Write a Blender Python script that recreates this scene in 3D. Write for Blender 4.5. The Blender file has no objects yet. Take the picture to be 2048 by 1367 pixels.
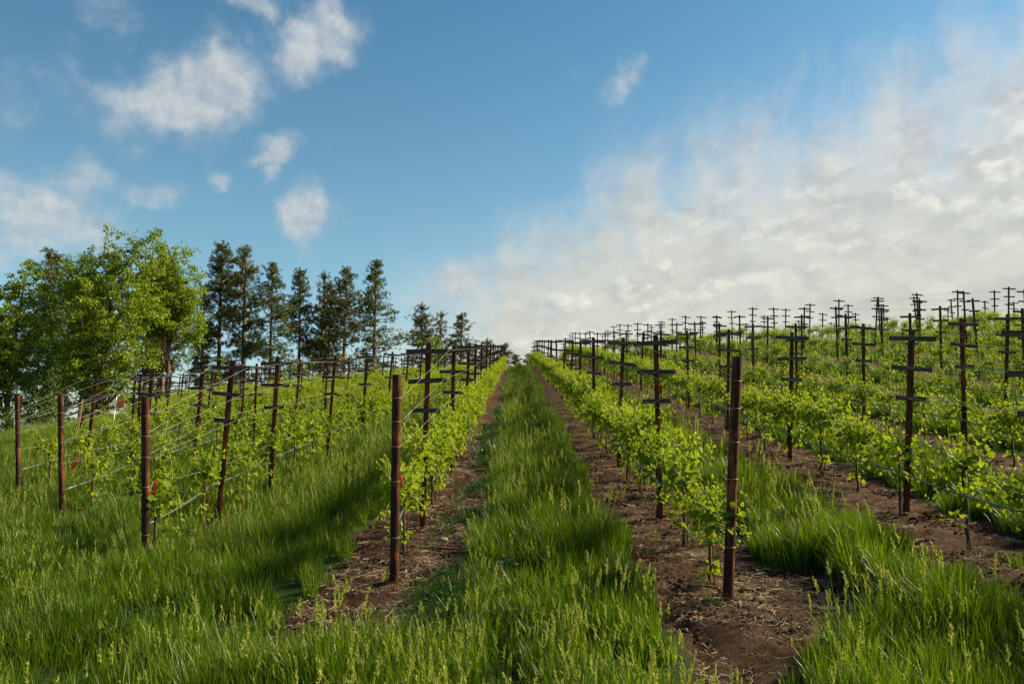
import bpy, math, random
import numpy as np
from mathutils import Matrix, Vector, Euler

R = math.radians
scene = bpy.context.scene
COL = scene.collection
rng = np.random.RandomState(11)
random.seed(5)

# ------------------------------------------------------------------ helpers
def tag(o, label=None, cat=None, group=None, kind=None):
    if label: o['label'] = label
    if cat: o['category'] = cat
    if group: o['group'] = group
    if kind: o['kind'] = kind
    return o

def empty(name, loc=(0, 0, 0), rot=(0, 0, 0)):
    o = bpy.data.objects.new(name, None)
    o.empty_display_size = 0.1
    o.location = loc
    o.rotation_euler = rot
    COL.objects.link(o)
    return o

class MB:
    """collects vertices and faces of one mesh"""
    def __init__(s):
        s.v = []; s.f = []; s.n = 0; s.t = []; s.a = []
    def add(s, verts, faces, tint=0.5, age=0.0):
        verts = np.asarray(verts, float)
        s.v.append(verts)
        s.f.extend([tuple(i + s.n for i in f) for f in faces])
        m = len(verts)
        s.t.append(np.full(m, tint) if np.isscalar(tint) else np.asarray(tint))
        s.a.append(np.full(m, age) if np.isscalar(age) else np.asarray(age))
        s.n += m
    def tube(s, pts, rad, n=6, cap=True, tint=0.5):
        pts = [Vector(p) for p in pts]
        if np.isscalar(rad): rad = [rad] * len(pts)
        vs = []; fs = []
        prev = None
        for i, p in enumerate(pts):
            d = (pts[min(i + 1, len(pts) - 1)] - pts[max(i - 1, 0)])
            d = d.normalized() if d.length > 1e-9 else Vector((0, 0, 1))
            if prev is None:
                a = Vector((1, 0, 0)) if abs(d.x) < .8 else Vector((0, 1, 0))
            else:
                a = prev
            u = (a - d * a.dot(d)).normalized(); w = d.cross(u); prev = u
            for k in range(n):
                an = 2 * math.pi * k / n
                vs.append(p + (u * math.cos(an) + w * math.sin(an)) * rad[i])
        for i in range(len(pts) - 1):
            for k in range(n):
                k2 = (k + 1) % n
                fs.append((i * n + k, i * n + k2, (i + 1) * n + k2, (i + 1) * n + k))
        if cap:
            fs.append(tuple(range(n - 1, -1, -1)))
            fs.append(tuple((len(pts) - 1) * n + k for k in range(n)))
        s.add([tuple(v) for v in vs], fs, tint)
    def prism(s, prof, p0, p1, right, up):
        """closed profile (a,b) swept from p0 to p1; a along right, b along up"""
        p0 = np.array(p0, float); p1 = np.array(p1, float)
        r = np.array(right, float); u = np.array(up, float)
        n = len(prof)
        vs = [p0 + r * a + u * b for a, b in prof] + [p1 + r * a + u * b for a, b in prof]
        fs = [(k, (k + 1) % n, n + (k + 1) % n, n + k) for k in range(n)]
        fs.append(tuple(range(n - 1, -1, -1))); fs.append(tuple(range(n, 2 * n)))
        s.add(vs, fs)
    def mesh(s, name, mat, smooth=False):
        me = bpy.data.meshes.new(name)
        v = np.concatenate(s.v) if s.v else np.zeros((0, 3))
        me.from_pydata(v.tolist(), [], s.f)
        at = me.attributes.new('tint', 'FLOAT', 'POINT'); at.data.foreach_set('value', np.concatenate(s.t).astype(np.float32))
        at = me.attributes.new('age', 'FLOAT', 'POINT'); at.data.foreach_set('value', np.concatenate(s.a).astype(np.float32))
        if smooth: me.shade_smooth()
        me.materials.append(mat)
        me.update()
        return me
    def build(s, name, mat, parent=None, smooth=False):
        o = bpy.data.objects.new(name, s.mesh(name, mat, smooth))
        COL.objects.link(o)
        if parent: o.parent = parent
        return o

def inst(name, mesh, parent=None, loc=(0, 0, 0)):
    o = bpy.data.objects.new(name, mesh)
    COL.objects.link(o)
    if parent: o.parent = parent
    o.location = loc
    return o

# lattice value noise in numpy
_perm = np.random.RandomState(3).rand(256, 256)
def vnoise(x, y):
    x = np.asarray(x, float); y = np.asarray(y, float)
    xi = np.floor(x).astype(int); yi = np.floor(y).astype(int)
    fx = x - xi; fy = y - yi
    fx = fx * fx * (3 - 2 * fx); fy = fy * fy * (3 - 2 * fy)
    g = lambda a, b: _perm[a % 256, b % 256]
    return (g(xi, yi) * (1 - fx) * (1 - fy) + g(xi + 1, yi) * fx * (1 - fy)
            + g(xi, yi + 1) * (1 - fx) * fy + g(xi + 1, yi + 1) * fx * fy)
def fbm(x, y, o=3):
    s = 0; a = .5; t = 0
    for i in range(o):
        s = s + a * vnoise(x * 2 ** i + 17 * i, y * 2 ** i + 31 * i); t += a; a *= .5
    return s / t

# ------------------------------------------------------------------ layout
F_PX, PX_W, PX_H = 1593.0, 2048.0, 1367.0
SLOPE, EYE = 0.1042, 1.75
PITCH = R(6.2)
ROW0, ROWSTEP = -0.87, 2.25
def rowx(k): return ROW0 + ROWSTEP * k
YC_X = [-60, -30, -10, -3, 0, 3, 8, 12, 14, 20, 40]
YC_Y = [38, 40, 42, 50, 55, 50, 37, 30, 26, 24, 24]
def base_z(x, y):
    x = np.asarray(x, float); y = np.asarray(y, float)
    xr = np.clip(x, 0, 16) + .35 * np.clip(x - 16, 0, 30)
    z = SLOPE * y + .0046 * xr * np.clip(y, 0, 70)
    xl = np.maximum(-x - .9, 0)
    z = z - .088 * np.minimum(xl, 60) - .0022 * np.clip(xl - 8, 0, 30) ** 2
    yc = np.interp(x, YC_X, YC_Y)
    kk = np.interp(x, [-12, 2], [.004, .0062])
    dy = np.maximum(y - yc, 0)
    dl = np.minimum(dy, 20)
    z = z - kk * dl * dl - (dy - dl) * (2 * kk * 20 + .01)
    z = np.where(z < -5, -5 - 2 * (1 - np.exp((z + 5) / 2)), z)
    return z
YEND = {1: 5.33, 0: 5.87, -1: 6.88, -2: 9.6, -3: 12.37}
def row_start(k):
    if k in YEND: return YEND[k]
    if k > 1: return 3.4
    return 12.4 + 6.2 * (-3 - k)
def dirt_mask(x, y):
    """1 where the vine-row soil is bare, 0 under grass"""
    x = np.asarray(x, float); y = np.asarray(y, float)
    k = np.round((x - ROW0) / ROWSTEP).astype(int)
    s = x - (ROW0 + ROWSTEP * k)
    wob = (fbm(x * 1.3, y * 1.3) - .5) * .45 + (fbm(x * 5, y * 5) - .5) * .16
    hwL = np.where(k >= 1, .50, np.where(k == 0, .62, .13))
    hwR = np.where(k >= 1, .60, np.where(k == 0, .56, .13))
    hw = np.where(s < 0, hwL, hwR) + wob
    hw = hw * np.where((k == 1) & (y < 5.0), .95 - .15 * np.clip(5 - y, 0, 2), 1)
    hw = hw * np.where((k == 1) & (y < 6.2) & (s > 0), 1.55, 1)
    hw = np.where((k < 0), hw + (fbm(x * .9 + 40, y * .9) - .55) * .8, hw)
    hw = hw * np.clip(1.35 - y / 70, .75, 1)
    ys = np.where(k == 1, 3.55, np.where(k == 0, 4.75, np.where(k >= 2, 2.0, 0)))
    for kk in (-1, -2, -3, -4, -5, -6, -7, -8):
        ys = np.where(k == kk, row_start(kk) - .25, ys)
    ys = ys + (fbm(x * 2 + 9, y * .5) - .5) * .8
    cut = np.where(k == 1, .06 + 1.05 * (y - 4.2) + wob * .5, 9.0)
    m = np.clip((cut - s) / .07 + .5, 0, 1) * np.clip((hw - np.abs(s)) / .07 + .5, 0, 1) * np.clip((y - ys) / .15 + .5, 0, 1)
    return np.where((k < -8) | (k > 12), 0, m)
def ground_z(x, y):
    x = np.asarray(x, float); y = np.asarray(y, float)
    z = base_z(x, y)
    k = np.round((x - ROW0) / ROWSTEP)
    s = x - (ROW0 + ROWSTEP * k)
    near = np.clip((70 - y) / 20, 0, 1) * np.clip((30 - np.abs(x)) / 5, 0, 1)
    z = z + near * (.05 * np.exp(-(s / .35) ** 2) - .01)
    z = z + near * ((fbm(x * 1.1, y * 1.1) - .5) * .07)
    d = dirt_mask(x, y)
    fine = np.clip((22 - y) / 10, 0, 1)
    z = z + fine * d * ((fbm(x * 6, y * 6) - .5) * .085 + (fbm(x * 17, y * 17, 2) - .5) * .05)
    # little washed-out gully beside the right-hand end post
    g = np.exp(-((x - .93 - .12 * np.sin(y * 3)) / .09) ** 2) * np.clip((5.7 - y) / .5, 0, 1) * np.clip((y - 4.5) / .3, 0, 1)
    z = z - .05 * g
    return z
def gz(x, y): return float(ground_z(np.array([x]), np.array([y]))[0])
CAM_Z = float(base_z(0, 0)) + EYE
YAW = 6 / F_PX

def project(x, y, z):
    """world point -> photo pixel, depth"""
    c, s = math.cos(YAW), math.sin(YAW)
    X = c * x + s * y; Y = -s * x + c * y; Z = z - CAM_Z
    d = Y * math.cos(PITCH) + Z * math.sin(PITCH)
    u = -Y * math.sin(PITCH) + Z * math.cos(PITCH)
    if d < .1: return None
    return PX_W / 2 + F_PX * X / d, PX_H / 2 - F_PX * u / d, d
def unproject(px, py, ydist):
    a = (px - PX_W / 2) / F_PX; b = (PX_H / 2 - py) / F_PX
    X, Y, Z = a, math.cos(PITCH) - b * math.sin(PITCH), math.sin(PITCH) + b * math.cos(PITCH)
    c, s = math.cos(YAW), math.sin(YAW)
    x, y = c * X - s * Y, s * X + c * Y
    t = ydist / y
    return x * t, ydist, CAM_Z + Z * t
def visible(x, y, z, margin=40, cover=.25):
    p = project(x, y, z)
    if p is None or not (-margin < p[0] < PX_W + margin) or not (-margin < p[1] < PX_H + margin): return False
    t = np.linspace(.25, .97, 40)
    zz = CAM_Z + (z - CAM_Z) * t
    return bool(np.all(base_z(x * t, y * t) + cover < zz))

# ------------------------------------------------------------------ materials
def new_mat(name):
    m = bpy.data.materials.new(name); m.use_nodes = True
    nt = m.node_tree
    for n in list(nt.nodes): nt.nodes.remove(n)
    return m, nt, nt.nodes, nt.links
def node(nt, t, **kw):
    n = nt.nodes.new(t)
    for k, v in kw.items(): setattr(n, k, v)
    return n
def ramp(nt, fac, stops):
    r = node(nt, 'ShaderNodeValToRGB')
    e = r.color_ramp.elements
    while len(e) < len(stops): e.new(.5)
    for i, (p, c) in enumerate(stops):
        e[i].position = p; e[i].color = (*c, 1)
    nt.links.new(fac, r.inputs[0])
    return r.outputs[0]
def noise(nt, vec, scale, detail=4, rough=.55, dist=0):
    n = node(nt, 'ShaderNodeTexNoise')
    n.inputs['Scale'].default_value = scale; n.inputs['Detail'].default_value = detail
    n.inputs['Roughness'].default_value = rough; n.inputs['Distortion'].default_value = dist
    if vec: nt.links.new(vec, n.inputs['Vector'])
    return n.outputs['Fac']
def mixc(nt, fac, a, b, mode='MIX'):
    n = node(nt, 'ShaderNodeMix', data_type='RGBA', blend_type=mode)
    for sock, val in ((n.inputs[0], fac), (n.inputs[6], a), (n.inputs[7], b)):
        if isinstance(val, (int, float)): sock.default_value = val
        elif isinstance(val, tuple): sock.default_value = (*val, 1)
        else: nt.links.new(val, sock)
    return n.outputs[2]
def mth(nt, op, a, b=None, c=None, clamp=False):
    n = node(nt, 'ShaderNodeMath', operation=op, use_clamp=clamp)
    for i, v in enumerate((a, b, c)):
        if v is None: continue
        if isinstance(v, (int, float)): n.inputs[i].default_value = v
        else: nt.links.new(v, n.inputs[i])
    return n.outputs[0]
def attr(nt, name):
    return node(nt, 'ShaderNodeAttribute', attribute_name=name).outputs['Fac']

def leaf_mat(name, dark, light, young, trans, transl=.45, rough=.5, spec=.3, rnd=.3):
    m, nt, N, L = new_mat(name)
    out = node(nt, 'ShaderNodeOutputMaterial')
    oi = node(nt, 'ShaderNodeObjectInfo')
    t = mth(nt, 'ADD', mth(nt, 'MULTIPLY', attr(nt, 'tint'), 1 - rnd), mth(nt, 'MULTIPLY', oi.outputs['Random'], rnd))
    c = mixc(nt, t, dark, light)
    c = mixc(nt, attr(nt, 'age'), c, young)
    p = node(nt, 'ShaderNodeBsdfPrincipled')
    L.new(c, p.inputs['Base Color']); p.inputs['Roughness'].default_value = rough
    p.inputs['Specular IOR Level'].default_value = spec
    tr = node(nt, 'ShaderNodeBsdfTranslucent')
    L.new(mixc(nt, 1.0, c, trans, 'MULTIPLY'), tr.inputs['Color'])
    mx = node(nt, 'ShaderNodeMixShader'); mx.inputs[0].default_value = transl
    L.new(p.outputs[0], mx.inputs[1]); L.new(tr.outputs[0], mx.inputs[2])
    L.new(mx.outputs[0], out.inputs['Surface'])
    return m

def simple_mat(name, stops, scale=8, rough=.7, metal=0, bump=.3, coord='Object', stretch=(1, 1, 1), spec=.5, rnd=0.0):
    m, nt, N, L = new_mat(name)
    out = node(nt, 'ShaderNodeOutputMaterial')
    tc = node(nt, 'ShaderNodeTexCoord')
    mp = node(nt, 'ShaderNodeMapping'); mp.inputs['Scale'].default_value = stretch
    L.new(tc.outputs[coord], mp.inputs[0])
    oi = node(nt, 'ShaderNodeObjectInfo')
    va = node(nt, 'ShaderNodeVectorMath', operation='ADD')
    L.new(mp.outputs[0], va.inputs[0])
    cx = node(nt, 'ShaderNodeCombineXYZ')
    L.new(mth(nt, 'MULTIPLY', oi.outputs['Random'], 37.0), cx.inputs[0])
    L.new(cx.outputs[0], va.inputs[1])
    f = noise(nt, va.outputs[0], scale, 6, .65)
    c = ramp(nt, f, stops)
    if rnd: c = mixc(nt, mth(nt, 'MULTIPLY', oi.outputs['Random'], rnd), c, (.01, .007, .005))
    p = node(nt, 'ShaderNodeBsdfPrincipled')
    L.new(c, p.inputs['Base Color'])
    p.inputs['Roughness'].default_value = rough; p.inputs['Metallic'].default_value = metal
    p.inputs['Specular IOR Level'].default_value = spec
    if bump:
        b = node(nt, 'ShaderNodeBump'); b.inputs['Strength'].default_value = bump; b.inputs['Distance'].default_value = .01
        L.new(noise(nt, va.outputs[0], scale * 4, 5, .6), b.inputs['Height']); L.new(b.outputs[0], p.inputs['Normal'])
    L.new(p.outputs[0], out.inputs['Surface'])
    return m

M = {}
M['grass'] = leaf_mat('grass_blades', (.008, .036, .002), (.095, .175, .003), (.22, .275, .012), (1.3, 1.3, .28), .45, .42, .35, .35)
M['seed'] = leaf_mat('grass_seed_heads', (.15, .22, .03), (.30, .34, .07), (.36, .34, .09), (1.1, 1.05, .7), .4, .6, .2, .3)
M['weed'] = leaf_mat('weed_leaves', (.012, .042, .006), (.030, .080, .012), (.05, .11, .012), (1.1, 1.2, .5), .35, .5, .35)
M['vine'] = leaf_mat('vine_leaves', (.055, .120, .005), (.210, .285, .012), (.27, .37, .018), (1.25, 1.15, .45), .45, .6, .12, .15)
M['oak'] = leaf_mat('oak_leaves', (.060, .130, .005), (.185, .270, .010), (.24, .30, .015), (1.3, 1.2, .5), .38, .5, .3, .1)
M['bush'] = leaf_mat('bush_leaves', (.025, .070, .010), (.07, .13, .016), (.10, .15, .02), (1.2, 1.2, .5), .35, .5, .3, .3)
M['pine'] = leaf_mat('pine_needles', (.026, .048, .009), (.085, .108, .017), (.15, .11, .02), (1.1, 1.1, .6), .22, .5, .3, .2)
M['bark'] = simple_mat('bark', [(.3, (.045, .028, .018)), (.7, (.13, .085, .055))], 6, .9, 0, .6, stretch=(3, 3, .7))
M['vinewood'] = simple_mat('vine_wood', [(.3, (.022, .014, .009)), (.7, (.07, .045, .027))], 30, .9, 0, .5)
M['shoot'] = simple_mat('green_shoot', [(.3, (.10, .16, .03)), (.7, (.16, .20, .05))], 20, .6, 0, 0)
M['rust'] = simple_mat('rusty_steel', [(.30, (.012, .006, .004)), (.5, (.048, .016, .007)), (.72, (.17, .052, .014))], 7, .75, 0, .3, stretch=(2.2, 2.2, .6), spec=.12)
M['rustpipe'] = simple_mat('rusty_pipe', [(.34, (.008, .004, .003)), (.52, (.030, .010, .005)), (.68, (.17, .054, .016))], 6, .66, 0, .3, stretch=(3, 3, .7), spec=.15)
M['arm'] = simple_mat('dark_steel', [(.3, (.010, .010, .012)), (.65, (.026, .025, .028)), (.8, (.06, .038, .028))], 14, .5, .2, .2)
M['wire'] = simple_mat('galvanised_wire', [(.3, (.22, .22, .22)), (.7, (.38, .37, .35))], 10, .45, .4, 0)
M['tie'] = simple_mat('dull_tie_wire', [(.3, (.16, .14, .12)), (.7, (.28, .25, .21))], 10, .5, .4, 0)
M['hose'] = simple_mat('drip_hose_plastic', [(.3, (.045, .055, .065)), (.7, (.10, .115, .13))], 10, .34, 0, .05)
M['tape'] = simple_mat('flagging_tape', [(.3, (.62, .03, .02)), (.7, (.75, .06, .03))], 10, .5, 0, 0)
M['flag'] = simple_mat('orange_flag', [(.3, (.60, .10, .03)), (.7, (.70, .14, .04))], 10, .6, 0, 0)
M['white'] = simple_mat('white_stick', [(.3, (.55, .55, .52)), (.7, (.7, .7, .66))], 10, .6, 0, 0)
M['lath'] = simple_mat('stake_wood', [(.3, (.22, .12, .07)), (.7, (.38, .24, .15))], 12, .8, 0, .2)
M['straw'] = leaf_mat('dry_straw', (.05, .034, .022), (.17, .125, .085), (.4, .33, .25), (1, .95, .8), .15, .7, .2, .4)
M['stone'] = simple_mat('field_stone', [(.3, (.16, .12, .10)), (.7, (.30, .25, .22))], 9, .85, 0, .5)

def ground_mat():
    m, nt, N, L = new_mat('vineyard_soil')
    out = node(nt, 'ShaderNodeOutputMaterial')
    tc = node(nt, 'ShaderNodeTexCoord'); v = tc.outputs['Object']
    f1 = noise(nt, v, 2.2, 6, .65, .3); f2 = noise(nt, v, 26, 6, .7); f3 = noise(nt, v, 95, 4, .6)
    soil = ramp(nt, f2, [(.30, (.013, .0062, .0040)), (.5, (.042, .0195, .0115)), (.70, (.088, .043, .026))])
    pale = ramp(nt, f3, [(.35, (.045, .031, .022)), (.65, (.155, .118, .088))])
    soil = mixc(nt, mth(nt, 'MULTIPLY', ramp(nt, f1, [(.52, (0, 0, 0)), (.70, (1, 1, 1))]), .55), soil, pale)
    vn = node(nt, 'ShaderNodeTexVoronoi', feature='F1'); vn.inputs['Scale'].default_value = 34
    L.new(v, vn.inputs['Vector'])
    soil = mixc(nt, .30, soil, ramp(nt, vn.outputs['Color'], [(.2, (.018, .010, .007)), (.8, (.095, .060, .042))]))
    turf = ramp(nt, f2, [(.3, (.012, .030, .006)), (.7, (.040, .075, .014))])
    c = mixc(nt, attr(nt, 'bare'), turf, soil)
    p = node(nt, 'ShaderNodeBsdfPrincipled'); L.new(c, p.inputs['Base Color'])
    p.inputs['Roughness'].default_value = .95; p.inputs['Specular IOR Level'].default_value = .1
    b = node(nt, 'ShaderNodeBump'); b.inputs['Strength'].default_value = .9; b.inputs['Distance'].default_value = .03
    h = mth(nt, 'ADD', mth(nt, 'MULTIPLY', f2, 1.0), mth(nt, 'MULTIPLY', f3, .45))
    L.new(h, b.inputs['Height']); L.new(b.outputs[0], p.inputs['Normal'])
    L.new(p.outputs[0], out.inputs['Surface'])
    return m
M['ground'] = ground_mat()

# ------------------------------------------------------------------ ground sheet
def axis(parts):
    a = []
    for lo, hi, st in parts: a += list(np.arange(lo, hi - 1e-6, st))
    a.append(parts[-1][1]); return np.array(a)
gx = axis([(-3000, -300, 450), (-300, -60, 20), (-60, -20, 2), (-20, -6, .4), (-6, 6.5, .07), (6.5, 20, .4), (20, 60, 2), (60, 300, 20), (300, 3000, 450)])
gy = axis([(-40, -4, 6), (-4, 3, .5), (3, 13, .06), (13, 24, .2), (24, 64, .8), (64, 120, 4), (120, 400, 20), (400, 4000, 450)])
GX, GY = np.meshgrid(gx, gy)
GZ = ground_z(GX.ravel(), GY.ravel())
nv = GX.size; w = len(gx); h = len(gy)
me = bpy.data.meshes.new('hillside')
idx = np.arange(nv).reshape(h, w)
quads = np.stack([idx[:-1, :-1], idx[:-1, 1:], idx[1:, 1:], idx[1:, :-1]], -1).reshape(-1, 4)
me.vertices.add(nv); me.vertices.foreach_set('co', np.stack([GX.ravel(), GY.ravel(), GZ], -1).astype(np.float32).ravel())
me.loops.add(quads.size); me.loops.foreach_set('vertex_index', quads.ravel().astype(np.int32))
me.polygons.add(len(quads)); me.polygons.foreach_set('loop_start', (np.arange(len(quads)) * 4).astype(np.int32))
me.update(calc_edges=True); me.validate()
at = me.attributes.new('bare', 'FLOAT', 'POINT'); at.data.foreach_set('value', dirt_mask(GX.ravel(), GY.ravel()).astype(np.float32))
me.shade_smooth(); me.materials.append(M['ground'])
ground = bpy.data.objects.new('ground', me); COL.objects.link(ground)
tag(ground, 'red brown soil and turf of the sloping vineyard hillside', 'ground', kind='structure')

# ------------------------------------------------------------------ scatter (grass, straw, weeds)
def scatter(name, pts, rot, scl, idx, coll, label, cat):
    me = bpy.data.meshes.new(name)
    n = len(pts)
    me.vertices.add(n); me.vertices.foreach_set('co', np.asarray(pts, np.float32).ravel())
    for nm, ty, arr in (('rot', 'FLOAT_VECTOR', rot), ('scl', 'FLOAT_VECTOR', scl)):
        a = me.attributes.new(nm, ty, 'POINT'); a.data.foreach_set('vector', np.asarray(arr, np.float32).ravel())
    a = me.attributes.new('pick', 'INT', 'POINT'); a.data.foreach_set('value', np.asarray(idx, np.int32))
    o = bpy.data.objects.new(name, me); COL.objects.link(o)
    ng = bpy.data.node_groups.new(name + '_nodes', 'GeometryNodeTree')
    ng.interface.new_socket('Geometry', in_out='INPUT', socket_type='NodeSocketGeometry')
    ng.interface.new_socket('Geometry', in_out='OUTPUT', socket_type='NodeSocketGeometry')
    gi = ng.nodes.new('NodeGroupInput'); go = ng.nodes.new('NodeGroupOutput')
    ci = ng.nodes.new('GeometryNodeCollectionInfo'); ci.inputs['Collection'].default_value = coll
    ci.inputs['Separate Children'].default_value = True; ci.inputs['Reset Children'].default_value = True
    ip = ng.nodes.new('GeometryNodeInstanceOnPoints'); ip.inputs['Pick Instance'].default_value = True
    def na(nm, ty):
        q = ng.nodes.new('GeometryNodeInputNamedAttribute'); q.data_type = ty; q.inputs['Name'].default_value = nm
        return [s for s in q.outputs if s.enabled and s.name == 'Attribute'][0]
    ng.links.new(gi.outputs[0], ip.inputs['Points'])
    ng.links.new(ci.outputs[0], ip.inputs['Instance'])
    ng.links.new(na('pick', 'INT'), ip.inputs['Instance Index'])
    ng.links.new(na('rot', 'FLOAT_VECTOR'), ip.inputs['Rotation'])
    ng.links.new(na('scl', 'FLOAT_VECTOR'), ip.inputs['Scale'])
    ng.links.new(ip.outputs[0], go.inputs[0])
    md = o.modifiers.new('scatter', 'NODES'); md.node_group = ng
    tag(o, label, cat, kind='stuff')
    return o
def library(name, meshes):
    c = bpy.data.collections.new(name)
    for i, m in enumerate(meshes):
        c.objects.link(bpy.data.objects.new('%s_%02d' % (name.replace(' ', '_'), i), m))
    return c

def blade(mb, x, y, ang, H, lean, w, segs, tint, age=0.0, z0=0.0, twist=0.0):
    t = np.linspace(0, 1, segs + 1)
    d = lean * t ** 2.0 * H
    z = z0 + H * (t - .28 * min(lean, 1.4) * t ** 3)
    wid = w * (1 - t ** 1.8) * .5 + .0003
    dx, dy = math.cos(ang), math.sin(ang)
    pa = ang + math.pi / 2 + twist
    px, py = math.cos(pa), math.sin(pa)
    cx = x + dx * d; cy = y + dy * d
    vl = np.stack([cx - px * wid, cy - py * wid, z], -1); vr = np.stack([cx + px * wid, cy + py * wid, z], -1)
    vs = np.empty((2 * (segs + 1), 3)); vs[0::2] = vl; vs[1::2] = vr
    fs = [(2 * i, 2 * i + 1, 2 * i + 3, 2 * i + 2) for i in range(segs)]
    mb.add(vs, fs, tint, np.clip(age + .30 * np.repeat(t, 2) ** 3 - .14, 0, 1))  # paler tips: natural blade tone plus sunlit tips put into the colour
    return cx[-1], cy[-1], z[-1]
def seed_head(mb, x, y, z, ang, lean, ln, n, r):
    """drooping grass panicle: slim spikelets along a short axis"""
    for i in range(n):
        t = i / n
        bx = x + math.cos(ang) * lean * ln * t * t; by = y + math.sin(ang) * lean * ln * t * t; bz = z + ln * t * .9
        a = rng.rand() * 6.283
        out = (1 - t) ** .8 * r + .003
        L = rng.uniform(.018, .028)
        d = Vector((math.cos(a) * out * 3, math.sin(a) * out * 3, .03)).normalized()
        p = Vector((bx, by, bz)); q = p + d * L; s = d.cross(Vector((0, 0, 1)))
        s = (s.normalized() if s.length > 1e-4 else Vector((1, 0, 0))) * rng.uniform(.0026, .004)
        up = s.cross(d).normalized() * .003
        mid = p + d * L * .45
        mb.add([tuple(p), tuple(mid + s), tuple(q), tuple(mid - s), tuple(mid + up)],
               [(0, 1, 4), (1, 2, 4), (2, 3, 4), (3, 0, 4)], rng.rand())
def tuft(nb, rad, H, w, segs, heads, hl=.085, spread=.34):
    gb = MB(); sb = MB()
    for i in range(nb):
        r = rad * math.sqrt(rng.rand()); a = rng.rand() * 6.283
        ln = abs(rng.normal(spread * .6, spread * .45)) + .05
        blade(gb, r * math.cos(a), r * math.sin(a), a + rng.normal(0, 1.0), H * rng.uniform(.45, 1.05), min(ln, 1.6), w * rng.uniform(.6, 1.25), segs,
              rng.rand(), max(0, rng.normal(-.12, .22)), twist=rng.normal(0, .5))
    for i in range(heads):
        r = rad * math.sqrt(rng.rand()); a = rng.rand() * 6.283; dr = rng.rand() * 6.283
        hh = H * rng.uniform(.95, 1.4); ln = rng.uniform(.02, .2)
        tx, ty, tz = blade(gb, r * math.cos(a), r * math.sin(a), dr, hh, ln, .0032 if segs > 2 else .005, segs, .8, .35)
        seed_head(sb, tx, ty, tz - .008, dr, .16, hl * rng.uniform(.7, 1.35), 22 if segs > 2 else 9, .0055 if segs > 2 else .008)
    me = bpy.data.meshes.new('tuft')
    v = np.concatenate(gb.v + sb.v); off = gb.n
    me.from_pydata(v.tolist(), [], gb.f + [tuple(i + off for i in f) for f in sb.f])
    a = me.attributes.new('tint', 'FLOAT', 'POINT'); a.data.foreach_set('value', np.concatenate(gb.t + sb.t).astype(np.float32))
    a = me.attributes.new('age', 'FLOAT', 'POINT'); a.data.foreach_set('value', np.clip(np.concatenate(gb.a + sb.a), 0, 1).astype(np.float32))
    me.materials.append(M['grass']); me.materials.append(M['seed'])
    mi = np.zeros(len(me.polygons), np.int32); mi[len(gb.f):] = 1
    me.polygons.foreach_set('material_index', mi)
    return me
near_tufts = [tuft(40, .08, .335, .0070, 4, hd) for hd in (0, 0, 0, 1, 2, 4)]
far_tufts = [tuft(34, .13, .33, .0105, 2, hd, .11) for hd in (0, 0, 2, 4)]
LIB = library('grass tufts', near_tufts + far_tufts)

def gen_points(xlo, xhi, ylo, yhi, dens):
    n = int((xhi - xlo) * (yhi - ylo) * dens)
    return rng.uniform(xlo, xhi, n), rng.uniform(ylo, yhi, n)
P = []; RT = []; SC = []; IX = []
def grass_zone(ylo, yhi, xfun, dens, near):
    xlo, xhi = xfun(yhi)
    x, y = gen_points(xlo, xhi, ylo, yhi, dens)
    lo, hi = xfun(y)
    b = dirt_mask(x, y)
    clump = fbm(x * 1.7, y * 1.7, 3)
    keep = (x > lo) & (x < hi) & (rng.rand(len(x)) > b * .985) & (rng.rand(len(x)) < np.clip((clump - .2) * 3.4, .10, 1))
    # thin ground in front of the right-hand and left-hand end posts
    bare2 = np.exp(-((x - .88) / .40) ** 2 - ((y - 4.15) / .65) ** 2) * .9
    bare3 = np.exp(-((x + 1.0) / .5) ** 2 - ((y - 5.0) / .42) ** 2) * .85
    keep &= rng.rand(len(x)) > np.maximum(bare2, bare3)
    x = x[keep]; y = y[keep]; clump = clump[keep]
    z = ground_z(x, y)
    k = np.round((x - ROW0 - ROWSTEP / 2) / ROWSTEP); c = x - (ROW0 + ROWSTEP / 2 + ROWSTEP * k)
    edge = np.clip(1.12 - .42 * np.abs(c) / .6, .55, 1.1)
    edge = np.where(y < 4.6, .86, edge)
    edge = np.where(x < -1.4, np.maximum(edge, .85), edge)
    s = (.42 + 1.1 * clump) * edge * rng.uniform(.75, 1.2, len(x))
    s = np.where((dirt_mask(x, y) > .5), s * .55, s)
    pat = fbm(x * 1.1 + 50, y * 1.1 + 9, 2)
    r = rng.rand(len(x)) * np.where((y < 5.3) | ((x > 1.7) & (y < 8)), .60, np.where(x > -.6, .85, 1.4))
    if near:
        headp = np.clip((pat - .44) * 2.0, .04, .55)
        i = np.where(r < headp, 3 + rng.randint(0, 3, len(x)), rng.randint(0, 3, len(x)))
    else:
        headp = np.where(x > 2.2, np.clip((pat - .25) * 2.2, .15, .8), np.clip((pat - .40) * 2.0, .06, .6))
        i = 6 + np.where(r < headp, 2 + rng.randint(0, 2, len(x)), rng.randint(0, 2, len(x)))
    P.append(np.stack([x, y, z - .01], -1))
    tilt = rng.normal(0, .10, (len(x), 2))
    RT.append(np.stack([tilt[:, 0], tilt[:, 1] - .06, rng.rand(len(x)) * 6.283], -1))
    SC.append(np.stack([s * .95 + .1, s * .95 + .1, s], -1)); IX.append(i)
fr = lambda m: (lambda y: (-.68 * y - m, .68 * y + m))
grass_zone(2.9, 7.0, fr(.9), 150, True)
grass_zone(7.0, 12.0, fr(.9), 90, True)
grass_zone(12.0, 20.0, fr(1.0), 46, False)
grass_zone(20.0, 34.0, fr(1.5), 26, False)
grass_zone(34.0, 66.0, fr(2), 12, False)
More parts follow.
